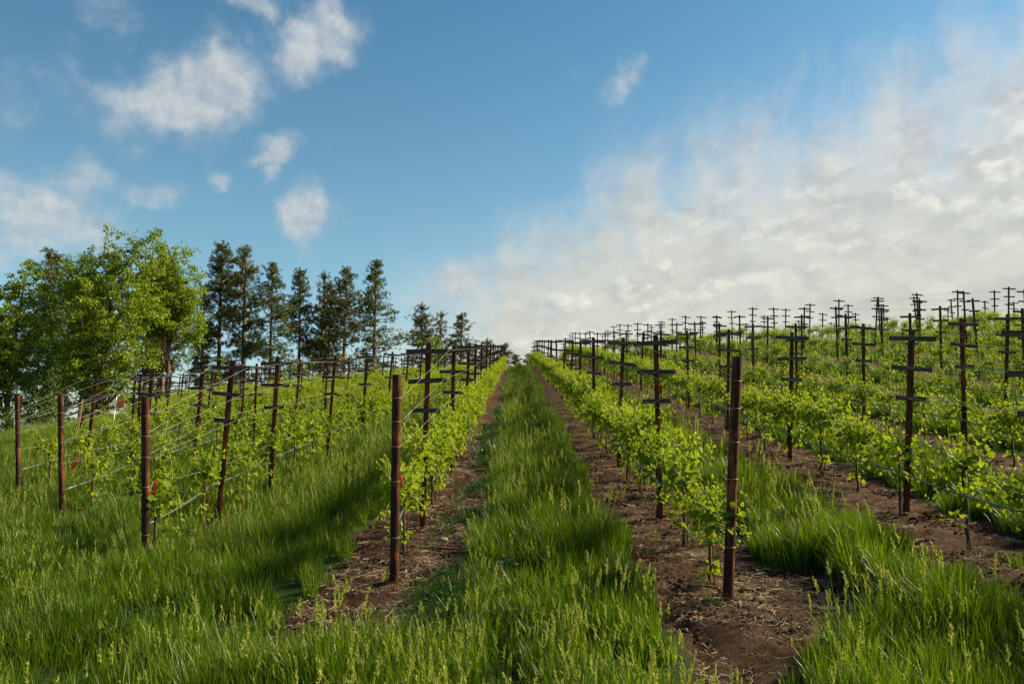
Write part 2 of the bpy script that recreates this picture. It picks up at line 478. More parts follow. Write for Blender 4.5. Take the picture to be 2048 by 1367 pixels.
P = np.concatenate(P); RT = np.concatenate(RT); SC = np.concatenate(SC); IX = np.concatenate(IX)
scatter('grass', P, RT, SC, IX, LIB, 'tall green seeding grass filling the aisles between the vine rows', 'grass')
print('tufts', len(P))

# weeds: low dark broad-leaved plants along the left edge of the central aisle
def weed_mesh():
    mb = MB()
    for i in range(40):
        a = rng.rand() * 6.283; r = .13 * math.sqrt(rng.rand()); L = rng.uniform(.025, .05)
        x, y, z = r * math.cos(a), r * math.sin(a), rng.uniform(.03, .17) * (1.1 - r * 4)
        b = rng.rand() * 6.283; d = np.array([math.cos(b), math.sin(b), rng.uniform(-.3, .5)]); s = np.array([-math.sin(b), math.cos(b), rng.normal(0, .3)])
        p = np.array([x, y, z])
        mb.add([p, p + d * L * .5 + s * L * .2, p + d * L, p + d * L * .5 - s * L * .2], [(0, 1, 2, 3)], rng.rand(), rng.rand() * .3)
        blade(mb, x * .6, y * .6, a, z * 1.2 + .05, .7, .005, 3, .3)
    return mb.mesh('weed', M['weed'])
wl = library('weed plants', [weed_mesh() for _ in range(4)])
wx, wy = gen_points(-.75, -.05, 4.6, 22, 34)
m = (rng.rand(len(wx)) < np.clip((fbm(wx * 1.5, wy * .9, 2) - .25) * 2.2, 0, 1)) & (np.abs(wx + .36 + .1 * np.sin(wy * 1.7)) < .22)
wx, wy = wx[m], wy[m]
wx2, wy2 = gen_points(-8, 9, 3.2, 16, 3.5)
m = np.where(dirt_mask(wx2, wy2) > .5, rng.rand(len(wx2)) < .30, rng.rand(len(wx2)) < .55 * (fbm(wx2 * .8 + 3, wy2 * .8) > .5))
wx = np.concatenate([wx, wx2[m]]); wy = np.concatenate([wy, wy2[m]]); n = len(wx)
ws = np.concatenate([rng.uniform(.7, 1.5, n - m.sum()), np.where(dirt_mask(wx2[m], wy2[m]) > .5, rng.uniform(.25, .6, m.sum()), rng.uniform(1.0, 1.7, m.sum()))])
scatter('weeds', np.stack([wx, wy, ground_z(wx, wy)], -1), np.stack([rng.normal(0, .15, n), rng.normal(0, .15, n), rng.rand(n) * 6.28], -1),
        np.repeat(ws[:, None], 3, 1), rng.randint(0, 4, n), wl, 'dark low leafy weeds edging the bare soil strips', 'weeds')

# straw litter on the bare soil
def straw_mesh():
    mb = MB()
    for i in range(44):
        a = rng.rand() * 6.283; r = .17 * math.sqrt(rng.rand()); x, y = r * math.cos(a), r * math.sin(a)
        b = rng.rand() * 6.283; L = rng.uniform(.04, .16); n = 4; cur = rng.normal(0, .9)
        w = rng.uniform(.0012, .0028); pts = []
        cx, cy = x, y
        for j in range(n + 1):
            zz = .006 + .016 * rng.rand()
            pts.append((cx, cy, zz)); bb = b + cur * j / n; cx += math.cos(bb) * L / n; cy += math.sin(bb) * L / n
        vs = []
        for j, p in enumerate(pts):
            bb = b + cur * j / n + 1.57
            vs += [(p[0] - math.cos(bb) * w, p[1] - math.sin(bb) * w, p[2]), (p[0] + math.cos(bb) * w, p[1] + math.sin(bb) * w, p[2] + .002)]
        mb.add(vs, [(2 * j, 2 * j + 1, 2 * j + 3, 2 * j + 2) for j in range(n)], rng.rand(), rng.rand() ** 3)
    return mb.mesh('straw', M['straw'])
sl = library('straw wisps', [straw_mesh() for _ in range(5)])
sx, sy = gen_points(-9, 10, 3.3, 20, 75)
m = (dirt_mask(sx, sy) > .35) & (rng.rand(len(sx)) < np.clip((fbm(sx * 1.3 + 5, sy * 1.3, 3) - .3) * 3, .12, 1))
sx, sy = sx[m], sy[m]; n = len(sx)
scatter('straw_litter', np.stack([sx, sy, ground_z(sx, sy)], -1), np.stack([rng.normal(0, .1, n), rng.normal(0, .1, n), rng.rand(n) * 6.28], -1),
        np.repeat(rng.uniform(.35, .95, n)[:, None], 3, 1), rng.randint(0, 5, n), sl, 'dry pale straw scattered over the bare brown soil', 'straw')

# clods and crumbs on the bare soil
M['clod'] = leaf_mat('soil_clod', (.014, .0075, .005), (.055, .031, .020), (.13, .10, .075), (1, 1, 1), 0.0, .95, .05, .6)
def clod_mesh():
    mb = MB()
    for i in range(14):
        a = rng.rand() * 6.283; r = .13 * math.sqrt(rng.rand()); q = rng.uniform(.004, .016) if i else rng.uniform(.014, .024)
        c = np.array([r * math.cos(a), r * math.sin(a), q * .35]); t = rng.rand(); ag = 1.0 if rng.rand() < .07 else 0.0
        vs = []
        for th, n_ in ((.5, 5), (1.35, 6), (2.2, 5)):
            for j in range(n_):
                ph = 6.283 * j / n_ + th; rr = q * rng.uniform(.75, 1.3)
                vs.append(c + rr * np.array([math.sin(th) * math.cos(ph) * 1.25, math.sin(th) * math.sin(ph), math.cos(th) * .75]))
        fs = [(0, 1, 2, 3, 4)]
        fs += [(j, 5 + j, 5 + (j + 1) % 6, (j + 1) % 5) for j in range(5)] + [(0, 5 + 5, 5)]
        fs += [(5 + j, 11 + j, 11 + (j + 1) % 5, 5 + (j + 1) % 6) for j in range(5)] + [(10, 11, 5)]
        mb.add(vs, fs, t, ag)
    return mb.mesh('clod', M['clod'])
kl = library('soil crumbs', [clod_mesh() for _ in range(5)])
kx, ky = gen_points(-9, 10, 3.3, 16, 60)
m = (dirt_mask(kx, ky) > .5) & (rng.rand(len(kx)) < np.clip((fbm(kx * 2.3 + 15, ky * 2.3, 3) - .35) * 4, .08, 1))
kx, ky = kx[m], ky[m]; n = len(kx)
scatter('soil_clods', np.stack([kx, ky, ground_z(kx, ky)], -1), np.stack([rng.normal(0, .1, n), rng.normal(0, .1, n), rng.rand(n) * 6.28], -1),
        np.repeat(rng.uniform(.5, 1.3, n)[:, None], 3, 1), rng.randint(0, 5, n), kl, 'small clods and crumbs of red brown soil on the bare strips', 'clods')

# ------------------------------------------------------------------ words
ORD = ['first', 'second', 'third', 'fourth', 'fifth', 'sixth', 'seventh', 'eighth', 'ninth', 'tenth', 'eleventh', 'twelfth', 'thirteenth', 'fourteenth', 'fifteenth']
def rowname(k):
    if k == 0: return 'row left of the central grass aisle'
    if k == 1: return 'row right of the central grass aisle'
    if k > 1: return ORD[k - 1] + ' row right of the central aisle'
    return ORD[-k] + ' row left of the central aisle'

# ------------------------------------------------------------------ grapevines
LEAF = None
def leaf_outline():
    # five-lobed toothed leaf, petiole at origin, tip along +y, unit length
    half = [(0, 0), (.16, -.10), (.34, -.02), (.30, .10), (.52, .22), (.50, .38), (.34, .46), (.40, .62), (.28, .78), (.13, .80), (0, 1.0)]
    return half
HALF = leaf_outline()
def add_leaf(mb, p, d, nrm, size, tint, age, fold=.25, curl=.2):
    """p petiole point, d direction of tip, nrm approximate normal"""
    d = np.array(d, float); d /= np.linalg.norm(d) + 1e-9
    n = np.array(nrm, float); n = n - d * n.dot(d); n /= np.linalg.norm(n) + 1e-9
    s = np.cross(d, n)
    vs = []; 
    def pt(a, b):
        return p + size * (s * a + d * b + n * (fold * abs(a) - curl * b * b))
    mid = [0, 5, 10]
    vs.append(pt(0, 0)); vs.append(pt(0, .45)); vs.append(pt(0, 1.0))
    for sg in (1, -1):
        for a, b in HALF[1:-1]: vs.append(pt(sg * a * 1.05, b))
    fs = []
    for o, flip in ((3, 0), (12, 1)):
        r = list(range(o, o + 9))
        f1 = (0, r[0], r[1], r[2], r[3], r[4], 1); f2 = (1, r[4], r[5], r[6], r[7], r[8], 2)
        fs += [f1[::-1] if flip else f1, f2[::-1] if flip else f2]
    mb.add(vs, fs, tint, age)

def grow_shoot(lb, wb, p0, d0, length, gap, size, rs, droop=0.0, wander=.25):
    p = np.array(p0, float); d = np.array(d0, float); d /= np.linalg.norm(d)
    n = max(3, int(length / gap)); pts = [p.copy()]; side = rs.rand() * 6.28
    for i in range(n):
        t = i / n
        d = d + rs.normal(0, wander * .35, 3) + np.array([0, 0, -droop * gap * 3])
        d /= np.linalg.norm(d); p = p + d * gap; pts.append(p.copy())
        side += 2.6 + rs.normal(0, .5)
        h = np.array([math.cos(side), math.sin(side), 0]); h = h - d * h.dot(d) + np.array([0, 0, .15])
        pet = size * rs.uniform(.4, .8)
        q = p + h / (np.linalg.norm(h) + 1e-9) * pet
        ld = h + rs.normal(0, .4, 3) + np.array([0, 0, -.55])
        nn = np.array([h[0] * .5, h[1] * .5, .8]) + rs.normal(0, .45, 3)
        sz = size * (1 - .62 * t ** 2) * rs.uniform(.65, 1.15)
        add_leaf(lb, q, ld, nn, sz, float(np.clip(rs.normal(.5, .26), 0, 1)), float(np.clip((t - .55) * 1.3 + rs.normal(0, .12), 0, 1)), rs.uniform(.05, .45), rs.uniform(0, .45))
    # folded growing tip
    for j in range(3):
        add_leaf(lb, p + d * .012 * j, d + rs.normal(0, .5, 3), rs.normal(0, 1, 3), size * .32, .8, .9, .5, .2)
    wb.tube([tuple(q) for q in pts], list(np.linspace(.0035, .0015, len(pts))), 4, False)

def vine_meshes(seed, dense):
    rs = np.random.RandomState(seed)
    tb = MB(); wb = MB(); lb = MB(); cords = []
    hc = .60 + rs.uniform(-.03, .03)
    pts = [(0, 0, -.05)]
    for i in range(1, 8):
        pts.append((rs.normal(0, .009), rs.normal(0, .012), hc * i / 7))
    tb.tube(pts, list(np.linspace(.016, .011, 8)), 7)
    ext = .57 if dense else rs.uniform(.22, .36)
    for sg in (1, -1):
        c = [pts[-1]]
        for i in range(1, 6):
            c.append((rs.normal(0, .01), sg * ext * i / 5, hc + .02 + .012 * math.sin(i) + rs.normal(0, .006)))
        ca = MB(); ca.tube(c, list(np.linspace(.010, .005, 6)), 6); cords.append(ca)
        ns = 17 if dense else rs.randint(5, 9)
        for j in range(ns):
            t = (j + rs.rand() * .8) / ns
            q = (rs.normal(0, .01), sg * ext * t, hc + .025)
            L = rs.uniform(.20, .40) if dense else rs.uniform(.15, .36)
            grow_shoot(lb, wb, q, (rs.normal(0, .55), rs.normal(0, .4), 1), L, .030, rs.uniform(.054, .078), rs)
        for j in range(9 if dense else 4):
            t = rs.rand()
            grow_shoot(lb, wb, (0, sg * ext * t, hc), (rs.choice([-1, 1]) * rs.uniform(.4, 1), rs.normal(0, .5), rs.uniform(-.3, .5)), rs.uniform(.15, .36), .031, rs.uniform(.054, .08), rs, droop=1.8)
    # water shoots low on the trunk
    for j in range(rs.randint(7, 12) if dense else rs.randint(4, 7)):
        z = rs.uniform(.10, .52)
        grow_shoot(lb, wb, (0, 0, z), (rs.normal(0, 1), rs.normal(0, 1), .5), rs.uniform(.10, .26), .031, rs.uniform(.05, .075), rs, droop=1.2)
    nl = len(lb.f)
    for v_, t_, a_ in zip(wb.v, wb.t, wb.a): lb.v.append(v_); lb.t.append(t_); lb.a.append(a_)
    lb.f.extend([tuple(i + lb.n for i in f) for f in wb.f])
    fm = lb.mesh('foliage', M['vine']); fm.materials.append(M['shoot'])
    mi = np.zeros(len(fm.polygons), np.int32); mi[nl:] = 1; fm.polygons.foreach_set('material_index', mi)
    return (tb.mesh('trunk', M['vinewood'], True), cords[0].mesh('vine_arm', M['vinewood'], True), cords[1].mesh('vine_arm', M['vinewood'], True), fm)
VD = [vine_meshes(100 + i, True) for i in range(5)]
VS = [vine_meshes(200 + i, False) for i in range(6)]

def post_ys(k):
    if k == 0: return [7.64 + 3.08 * j for j in range(22)]
    if k == 1: return [7.71 + 3.13 * j for j in range(22)]
    if k == 2: return [5.62, 7.54] + [10.6 + 3.07 * j for j in range(20)]
    if k == -1: return [8.5, 10.3] + [13.3 + 3.08 * j for j in range(20)]
    if k == -2: return [11.5, 13.4] + [16.4 + 3.08 * j for j in range(18)]
    if k == -3: return [14.25, 16.2] + [19.2 + 3.08 * j for j in range(16)]
    if k > 2:
        off = {3: 10.47, 4: 13.3, 5: 16.3}.get(k, 10.4 + (k * 1.37) % 3.08)
        while off > 4: off -= 3.08
        return [off + 3.08 * j for j in range(24)]
    off = row_start(k) + 2
    return [off, off + 1.9] + [off + 4.9 + 3.08 * j for j in range(14)]
KS = list(range(-8, 13))
def row_limit(k):
    return float(np.interp(rowx(k), YC_X, YC_Y)) + (18 if k > 1 else 14)

cands = []
for k in KS:
    X = rowx(k); i = 0
    stp = 3.08 / 3; p0 = [q for q in post_ys(k) if q > row_start(k)]
    p0 = p0[2] if (k <= -1 or k == 2) else p0[0]
    y = p0 - stp * math.floor((p0 - row_start(k) - .25) / stp) + .04
    rs = np.random.RandomState(900 + k)
    while y < row_limit(k):
        dense = (k in (0, 1)) or (y > 17 and k == -1) or (y > 23 and k < -1) or (k >= 2 and rs.rand() < (.85 if 9.5 < y and k == 2 else .30)) 
        gap = (not dense) and k < -1 and rs.rand() < .06
        jx, jy = rs.normal(0, .02), rs.normal(0, .05)
        if not gap:
            cands.append(dict(k=k, x=X + jx, y=y + jy, i=i, dense=dense, s=rs.uniform(.86, 1.1), flip=rs.rand() < .5, v=rs.randint(0, 1000), jz=rs.normal(0, .12)))
        y += stp; i += 1
for c in cands:
    c['z'] = gz(c['x'], c['y'])
    c['vis'] = visible(c['x'], c['y'], c['z'] + .85, 10, .45)
    c['d'] = math.hypot(c['x'], c['y'])
vis = sorted([c for c in cands if c['vis']], key=lambda c: c['d'])
print('vines in view', len(vis), 'of', len(cands))
solo = vis[:296]
rest = [c for c in cands if c not in solo]
count = {}
for c in sorted(solo, key=lambda c: (c['k'], c['y'])):
    k = c['k']; n = count.get(k, 0); count[k] = n + 1
    ms = (VD if c['dense'] else VS); ms = ms[c['v'] % len(ms)]
    o = empty('grapevine', (c['x'], c['y'], c['z']), (0, 0, (math.pi if c['flip'] else 0) + c['jz']))
    if c['k'] <= -1: c['s'] *= .95
    if c['k'] >= 3: c['s'] *= .82
    if c['i'] == 0 and c['k'] in (0, 1): c['s'] *= .86
    o.scale = (c['s'],) * 3
    for nm, me_ in zip(('trunk', 'vine_arm', 'vine_arm', 'foliage'), ms): inst(nm, me_, o)
    where = rowname(k)
    look = 'bushy' if c['dense'] else 'small sparse'
    if n < 14:
        if k in YEND: lab = '%s %s grapevine from the end post, %s' % (ORD[n], look, where)
        else: lab = '%s %s grapevine counting uphill, %s' % (ORD[n], look, where)
    else:
        lab = 'distant grapevine merging into a hedge uphill, ' + where
    tag(o, lab, 'grapevine', 'grapevines of the ' + where)
def whole(ms):
    return ms
lib_objs = []
vl = bpy.data.collections.new('vine copies')
for i, ms in enumerate(VD + VS):
    # one joined mesh per variant for the far mass
    vs = []; fs = []; mi = []; off = 0; ti = []; ag = []
    for q, me_ in enumerate(ms):
        co = np.empty(len(me_.vertices) * 3); me_.vertices.foreach_get('co', co); vs.append(co.reshape(-1, 3))
        for p_ in me_.polygons: fs.append(tuple(v + off for v in p_.vertices)); mi.append(0 if q < 3 else 2 - p_.material_index)
        for nm, ar in (('tint', ti), ('age', ag)):
            a_ = np.empty(len(me_.vertices), np.float32); me_.attributes[nm].data.foreach_get('value', a_); ar.append(a_)
        off += len(me_.vertices)
    j = bpy.data.meshes.new('vine_copy'); j.from_pydata(np.concatenate(vs).tolist(), [], fs)
    for nm, ar in (('tint', ti), ('age', ag)):
        a_ = j.attributes.new(nm, 'FLOAT', 'POINT'); a_.data.foreach_set('value', np.concatenate(ar))
    for key in ('vinewood', 'shoot', 'vine'): j.materials.append(M[key])
    j.polygons.foreach_set('material_index', np.array(mi, np.int32))
    vl.objects.link(bpy.data.objects.new('vine_copy_%02d' % i, j))
scatter('vine_rows_uphill', [(c['x'], c['y'], c['z']) for c in rest], [(0, 0, (math.pi if c['flip'] else 0) + c['jz']) for c in rest],
        [(c['s'],) * 3 for c in rest], [c['v'] % 5 if c['dense'] else 5 + c['v'] % 6 for c in rest], vl,
        'mass of far grapevines running together along the hill crest', 'grapevines')

# ------------------------------------------------------------------ trellis posts
def line_post_meshes():
    H = 1.74
    pb = MB()
    t = .004; a = .023; b = .019; lip = .008
    prof = [(-a, -b), (a, -b), (a, -b + t), (-a + t, -b + t), (-a + t, b - t), (a - t - .0, b - t), (a - t, b - lip), (a, b - lip), (a, b), (-a, b)]
    # profile opens to +x: back wall on -x
    pb.prism(prof, (0, 0, -.3), (0, 0, H), (1, 0, 0), (0, 1, 0))
    post = pb.mesh('upright', M['rust'])
    arms = []
    for wd, hz in ((.43, 1.66), (.37, 1.38), (.27, 1.10)):
        ab = MB(); hh = .021; dp = .024; t2 = .004
        pr = [(-dp, hh), (0, hh), (0, -hh), (-dp, -hh), (-dp, -hh + t2), (-t2, -hh + t2), (-t2, hh - t2), (-dp, hh - t2)]
        ab.prism(pr, (-wd / 2, -.023, hz), (wd / 2, -.023, hz), (0, 1, 0), (0, 0, 1))
        for sx in (-1, 1):
            ab.tube([(sx * (wd / 2 - .012), -.05, hz - .004), (sx * (wd / 2 - .012), -.05, hz + .024)], .004, 5)
        arms.append((wd, hz, ab.mesh('crossarm', M['arm'])))
    ties = []
    for wd, hz, _ in arms:
        tb = MB()
        tb.tube([(-.030, -.050, hz - .012), (.030, -.050, hz + .012), (.032, .026, hz + .010), (-.032, .026, hz - .008), (-.030, -.050, hz - .012)], .0026, 5, False)
        ties.append(tb.mesh('wire_tie', M['tie']))
    return post, arms, ties
PM, ARMS, TIES = line_post_meshes()
posts = []
for k in KS:
    rs = np.random.RandomState(500 + k)
    for y in post_ys(k):
        if y > row_limit(k): break
        if y < row_start(k) + .5: continue
        x = rowx(k) + rs.normal(0, .012)
        lean = R(1.5) + rs.normal(0, R(1.2)) + (R(.9) if k < 0 else 0)
        posts.append(dict(k=k, x=x, y=y, z=gz(x, y) + rs.normal(0, .02), ry=lean, rx=rs.normal(0, R(1.0)), rz=rs.normal(0, R(8)), at=rs.normal(0, R(2.2), 3), s=rs.uniform(.985, 1.02)))
for p in posts:
    p['vis'] = visible(p['x'], p['y'], p['z'] + 1.7, 60, .2)
    p['M'] = Matrix.Translation((p['x'], p['y'], p['z'])) @ Euler((p['rx'], p['ry'], p['rz'])).to_matrix().to_4x4()
pv = sorted([p for p in posts if p['vis']], key=lambda p: p['y'])
print('posts in view', len(pv), 'of', len(posts))
pv = pv[:298]
cnt = {}
for p in sorted(pv, key=lambda p: (p['k'], p['y'])):
    k = p['k']; n = cnt.get(k, 0); cnt[k] = n + 1
    o = empty('trellis_post', (p['x'], p['y'], p['z']), (p['rx'], p['ry'], p['rz']))
    inst('upright', PM, o)
    for (wd, hz, am), tl, tm in zip(ARMS, p['at'], TIES):
        a = inst('crossarm', am, o)
        a.rotation_euler = (0, tl, 0)
        if p['y'] < 22: inst('wire_tie', tm, a)
        a.location = Vector((0, 0, hz)) - Euler((0, tl, 0)).to_matrix() @ Vector((0, 0, hz))
    where = rowname(k)
    if n < 10:
        lab = '%s rusty post with cross arms, counting uphill, %s' % (ORD[n], where)
    else:
        lab = 'small far post with cross arms near skyline, ' + where
    tag(o, lab, 'trellis post', 'trellis posts of the ' + where)

# ------------------------------------------------------------------ end posts
def end_post(k, x, y, H, lx, ly, bands, label):
    z = gz(x, y)
    o = empty('end_post', (x, y, z), (R(ly), R(lx), 0))
    b = MB(); r = .0335; n = 24
    # hollow pipe: outside, rim, inside
    rings = [(r, -.3), (r, H), (r - .005, H), (r - .005, H - .12)]
    vs = [(rr * math.cos(2 * math.pi * i / n), rr * math.sin(2 * math.pi * i / n), zz) for rr, zz in rings for i in range(n)]
    fs = [(j * n + i, j * n + (i + 1) % n, (j + 1) * n + (i + 1) % n, (j + 1) * n + i) for j in range(3) for i in range(n)]
    fs.append(tuple(3 * n + i for i in range(n)))
    b.add(vs, fs)
    me_ = b.mesh('pipe', M['rustpipe'])
    for p_ in me_.polygons: p_.use_smooth = len(p_.vertices) == 4
    me_.set_sharp_from_angle(angle=R(40))
    inst('pipe', me_, o)
    for hz in bands:
        t = MB(); pts = []
        tl = random.uniform(-.08, .08)
        for i in range(19):
            a = 2 * math.pi * i / 18
            pts.append(((r + .002) * math.cos(a), (r + .002) * math.sin(a), hz + tl * r * math.cos(a)))
        t.tube(pts, .0019, 5, False)
        t.tube([(.006, r + .002, hz), (.012, r + .012, hz - .01), (.004, r + .02, hz + .012)], .002, 5)
        t.build('wire_tie', M['tie'], o, True)
    tag(o, label, 'end post', 'rusty pipe end posts')
    return Matrix.Translation((x, y, z)) @ Euler((R(ly), R(lx), 0)).to_matrix().to_4x4()
EP = {}
BD = [1.30, 1.13, .95, .70, .30]
BR = [1.44, 1.26, 1.04, .80, .36]
EP[1] = (end_post(1, rowx(1), 5.33, 1.60, 3.3, 2.5, BR, 'tallest rusty pipe end post, leaning right on bare soil right of the central aisle'), BR)
EP[0] = (end_post(0, rowx(0), 5.87, 1.47, 0.4, 3, BD, 'upright rusty pipe end post standing left of the central grass aisle'), BD)
EP[-1] = (end_post(-1, rowx(-1), 6.88, 1.46, -1.5, 3, BD, 'rusty pipe end post in tall grass, second row left of the central aisle'), BD)
EP[-2] = (end_post(-2, rowx(-2), 9.6, 1.52, -2.5, 3, BD, 'rusty pipe end post in grass, third row left of the central aisle'), BD)
EP[-3] = (end_post(-3, rowx(-3), 12.37, 1.52, -2.5, 3, BD, 'small leftmost rusty pipe end post at the edge of the vineyard'), BD)

# ------------------------------------------------------------------ wires and hoses
def strand(pts, sag, rad, n, rs, sub=4):
    out = []
    for a, b in zip(pts[:-1], pts[1:]):
        a = Vector(a); b = Vector(b); s = sag * rs.uniform(.4, 1.3)
        for j in range(sub):
            t = j / sub; q = a.lerp(b, t); q.z -= s * 4 * t * (1 - t); out.append(tuple(q))
    out.append(tuple(pts[-1]))
    mb = MB(); mb.tube(out, rad, n, True)
    return mb
for k in range(-4, 11):
    rs = np.random.RandomState(77 + k)
    ps = sorted([p for p in posts if p['k'] == k and p['y'] < row_limit(k) - 4 and (p['vis'] or p['y'] < 25)], key=lambda p: p['y'])
    if len(ps) < 3: continue
    where = rowname(k)
    levels = [('top', 0), ('middle', 1), ('bottom', 2)]
    if k < -3 or k > 4: levels = levels[:1]
    for nm, li in levels:
        wd, hz, _ = ARMS[li]
        for sx, side in ((-1, 'left'), (1, 'right')):
            pts = []
            if k in EP:
                m_, bd = EP[k]; pts.append(tuple(m_ @ Vector((sx * .03, .03, bd[li]))))
            for p in ps:
                tl = p['at'][li]
                lp = Vector((0, 0, hz)) + Euler((0, tl, 0)).to_matrix() @ Vector((sx * (wd / 2 - .012), -.055, .012))
                pts.append(tuple(p['M'] @ lp))
            o = strand(pts, .006, .0010, 5, rs).build('trellis_wire', M['wire'], None, True)
            tag(o, 'thin wire at %s ends of %s cross arms, %s' % (side, nm, where), 'wire', 'trellis wires of the ' + where)
    if -4 < k < 6:
        pts = []
        if k in EP:
            m_, bd = EP[k]; pts.append(tuple(m_ @ Vector((0, .04, bd[3]))))
        for p in ps: pts.append(tuple(p['M'] @ Vector((0, -.03, .63))))
        o = strand(pts, .008, .0011, 5, rs).build('cordon_wire', M['wire'], None, True)
        tag(o, 'single wire carrying vine arms below cross arms, ' + where, 'wire', 'cordon wires')
        pts = []
        if k in EP:
            m_, bd = EP[k]; pts.append(tuple(m_ @ Vector((0, .04, .38 if k < 1 else .42))))
        for p in ps: pts.append(tuple(p['M'] @ Vector((-.105, -.02, .42))))
        if k not in EP:
            f = pts[0]; pts.insert(0, (f[0] + .02, f[1] - 2.4, f[2] - .24))
        o = strand(pts, .03, .0088, 8, rs, 6).build('drip_hose', M['hose'], None, True)
        tag(o, 'grey irrigation hose sagging under the vines, ' + where, 'irrigation hose', 'drip hoses')

# ------------------------------------------------------------------ ribbons, flags, stakes, debris
def ribbon(x, y, z, L, w, lean, label):
    mb = MB(); n = 7; vs = []
    for i in range(n + 1):
        t = i / n
        c = np.array([x + lean * L * t + .008 * math.sin(t * 5), y - .01 * math.sin(t * 4), z - L * t])
        ww = w * (.35 + .65 * math.sin(min(1, t * 1.4 + .15) * 1.7)) * .5
        vs += [c + np.array([-ww, .006 * math.sin(7 * t), 0]), c + np.array([ww, -.006 * math.sin(7 * t), 0])]
    mb.add(vs, [(2 * i, 2 * i + 1, 2 * i + 3, 2 * i + 2) for i in range(n)])
    mb.tube([(x - .02, y, z), (x + .02, y + .01, z + .003)], .006, 5)
    o = mb.build('flagging_ribbon', M['tape'])
    md = o.modifiers.new('thickness', 'SOLIDIFY'); md.thickness = .0012
    tag(o, label, 'ribbon', 'red flagging ribbons')
def cordon_pt(k, dy):
    m_, bd = EP[k]; a = m_ @ Vector((0, .04, bd[3]))
    p = sorted([p for p in posts if p['k'] == k], key=lambda p: p['y'])[0]
    b = p['M'] @ Vector((0, -.03, .63)); return a.lerp(b, dy / (b.y - a.y))
for k, dy, L, w, ln, lab in ((0, .07, .085, .024, .04, 'small red ribbon on the wire behind the end post left of the central aisle'),
                             (-1, .10, .12, .036, -.05, 'red ribbon hanging beside the end post in the second row left of aisle'),
                             (-2, .28, .13, .042, -.35, 'red ribbon blown aslant beside the end post in the third row left of aisle'),
                             (-3, .75, .14, .05, .4, 'red ribbon hanging by the leftmost end post at the vineyard edge'),
                             (1, .06, .06, .025, 0, 'tiny red ribbon behind the tall end post right of the central aisle')):
    q = cordon_pt(k, dy)
    ribbon(q.x + (.02 if k in (0, -1) else 0), q.y, q.z + .02, L, w, ln, lab)

def marker(px, top, ydist, h, label):
    x, y, zt = unproject(px, top, ydist); z = gz(x, y)
    o = empty('marker_flag', (x, y, z), (0, R(4), 0)); Ht = max(.6, zt - z)
    b = MB(); b.tube([(0, 0, -.1), (0, 0, Ht)], .012, 6); b.build('stick', M['white'], o, True)
    f = MB(); vs = []
    for i in range(5):
        t = i / 4
        vs += [(.01 - .01 + .23 * t, .02 * math.sin(4 * t), Ht - .02 - .05 * t), (.23 * t, .02 * math.sin(4 * t) + .01, Ht - .30 + .04 * t)]
    f.add(vs, [(2 * i, 2 * i + 1, 2 * i + 3, 2 * i + 2) for i in range(4)])
    fl = f.build('flag', M['flag'], o); md = fl.modifiers.new('thickness', 'SOLIDIFY'); md.thickness = .003
    tag(o, label, 'marker flag')
marker(227, 792, 21.5, 1.5, 'orange flag on a white stick in front of the oak trunk')
for px, top, yd, r, lean, mt, lab in ((340, 772, 36, .022, 1, 'lath', 'thin bare tan stake, left one of a close pair below the tall pines'),
                                      (352, 770, 36, .022, -1, 'lath', 'thin bare tan stake, right one of a close pair below the tall pines'),
                                      (410, 770, 34, .030, -2, 'lath', 'tan wooden stake under the pines beside a rusty trellis post'),
                                      (155, 797, 20, .018, 5, 'lath', 'tan stake leaning just right of the second end post from the left'),
                                      (149, 812, 20.5, .028, 14, 'rust', 'dark stake leaning steeply among wires near the left end posts')):
    x, y, zt = unproject(px, top, yd); z = gz(x, y)
    b = MB(); Hh = max(.7, zt - z)
    b.prism([(-r, -r), (r, -r), (r, r), (-r, r)], (0, 0, -.1), (0, 0, Hh), (1, 0, 0), (0, 1, 0))
    o = b.build('stake', M[mt]); o.location = (x, y, z); o.rotation_euler = (0, R(lean), R(20))
    tag(o, lab, 'stake', 'bare stakes left of the rows')

def stone(x, y, s, label):
    mb = MB(); n = 10; rs = np.random.RandomState(int(s * 999))
    vs = []; fs = []
    for i in range(6):
        th = math.pi * i / 5
        for j in range(n):
            ph = 2 * math.pi * j / n; q = s * (1 + rs.normal(0, .10))
            vs.append((q * math.sin(th) * math.cos(ph) * 1.3, q * math.sin(th) * math.sin(ph), q * math.cos(th) * .6))
    for i in range(5):
        for j in range(n): fs.append((i * n + j, i * n + (j + 1) % n, (i + 1) * n + (j + 1) % n, (i + 1) * n + j))
    mb.add(vs, fs); o = mb.build('stone', M['stone'], None, True); o.location = (x, y, gz(x, y) + s * .2); o.rotation_euler = (0, .2, x * 9)
    tag(o, label, 'stone', 'small stones on the bare soil')
stone(1.02, 5.02, .05, 'pale rounded stone in the washed-out gully by the tall end post')
stone(-.62, 7.1, .035, 'small stone on the soil strip right of the left end post')
b = MB(); b.tube([(0, 0, .02), (.1, .01, .035), (.22, -.01, .03), (.32, .01, .02)], [.010, .013, .012, .008], 7)
o = b.build('stick', M['vinewood'], None, True); o.location = (-.80, 6.75, gz(-.65, 6.75)); o.rotation_euler = (0, 0, .15)
tag(o, 'broken dark stick lying on the soil at the foot of the first left vine', 'stick')
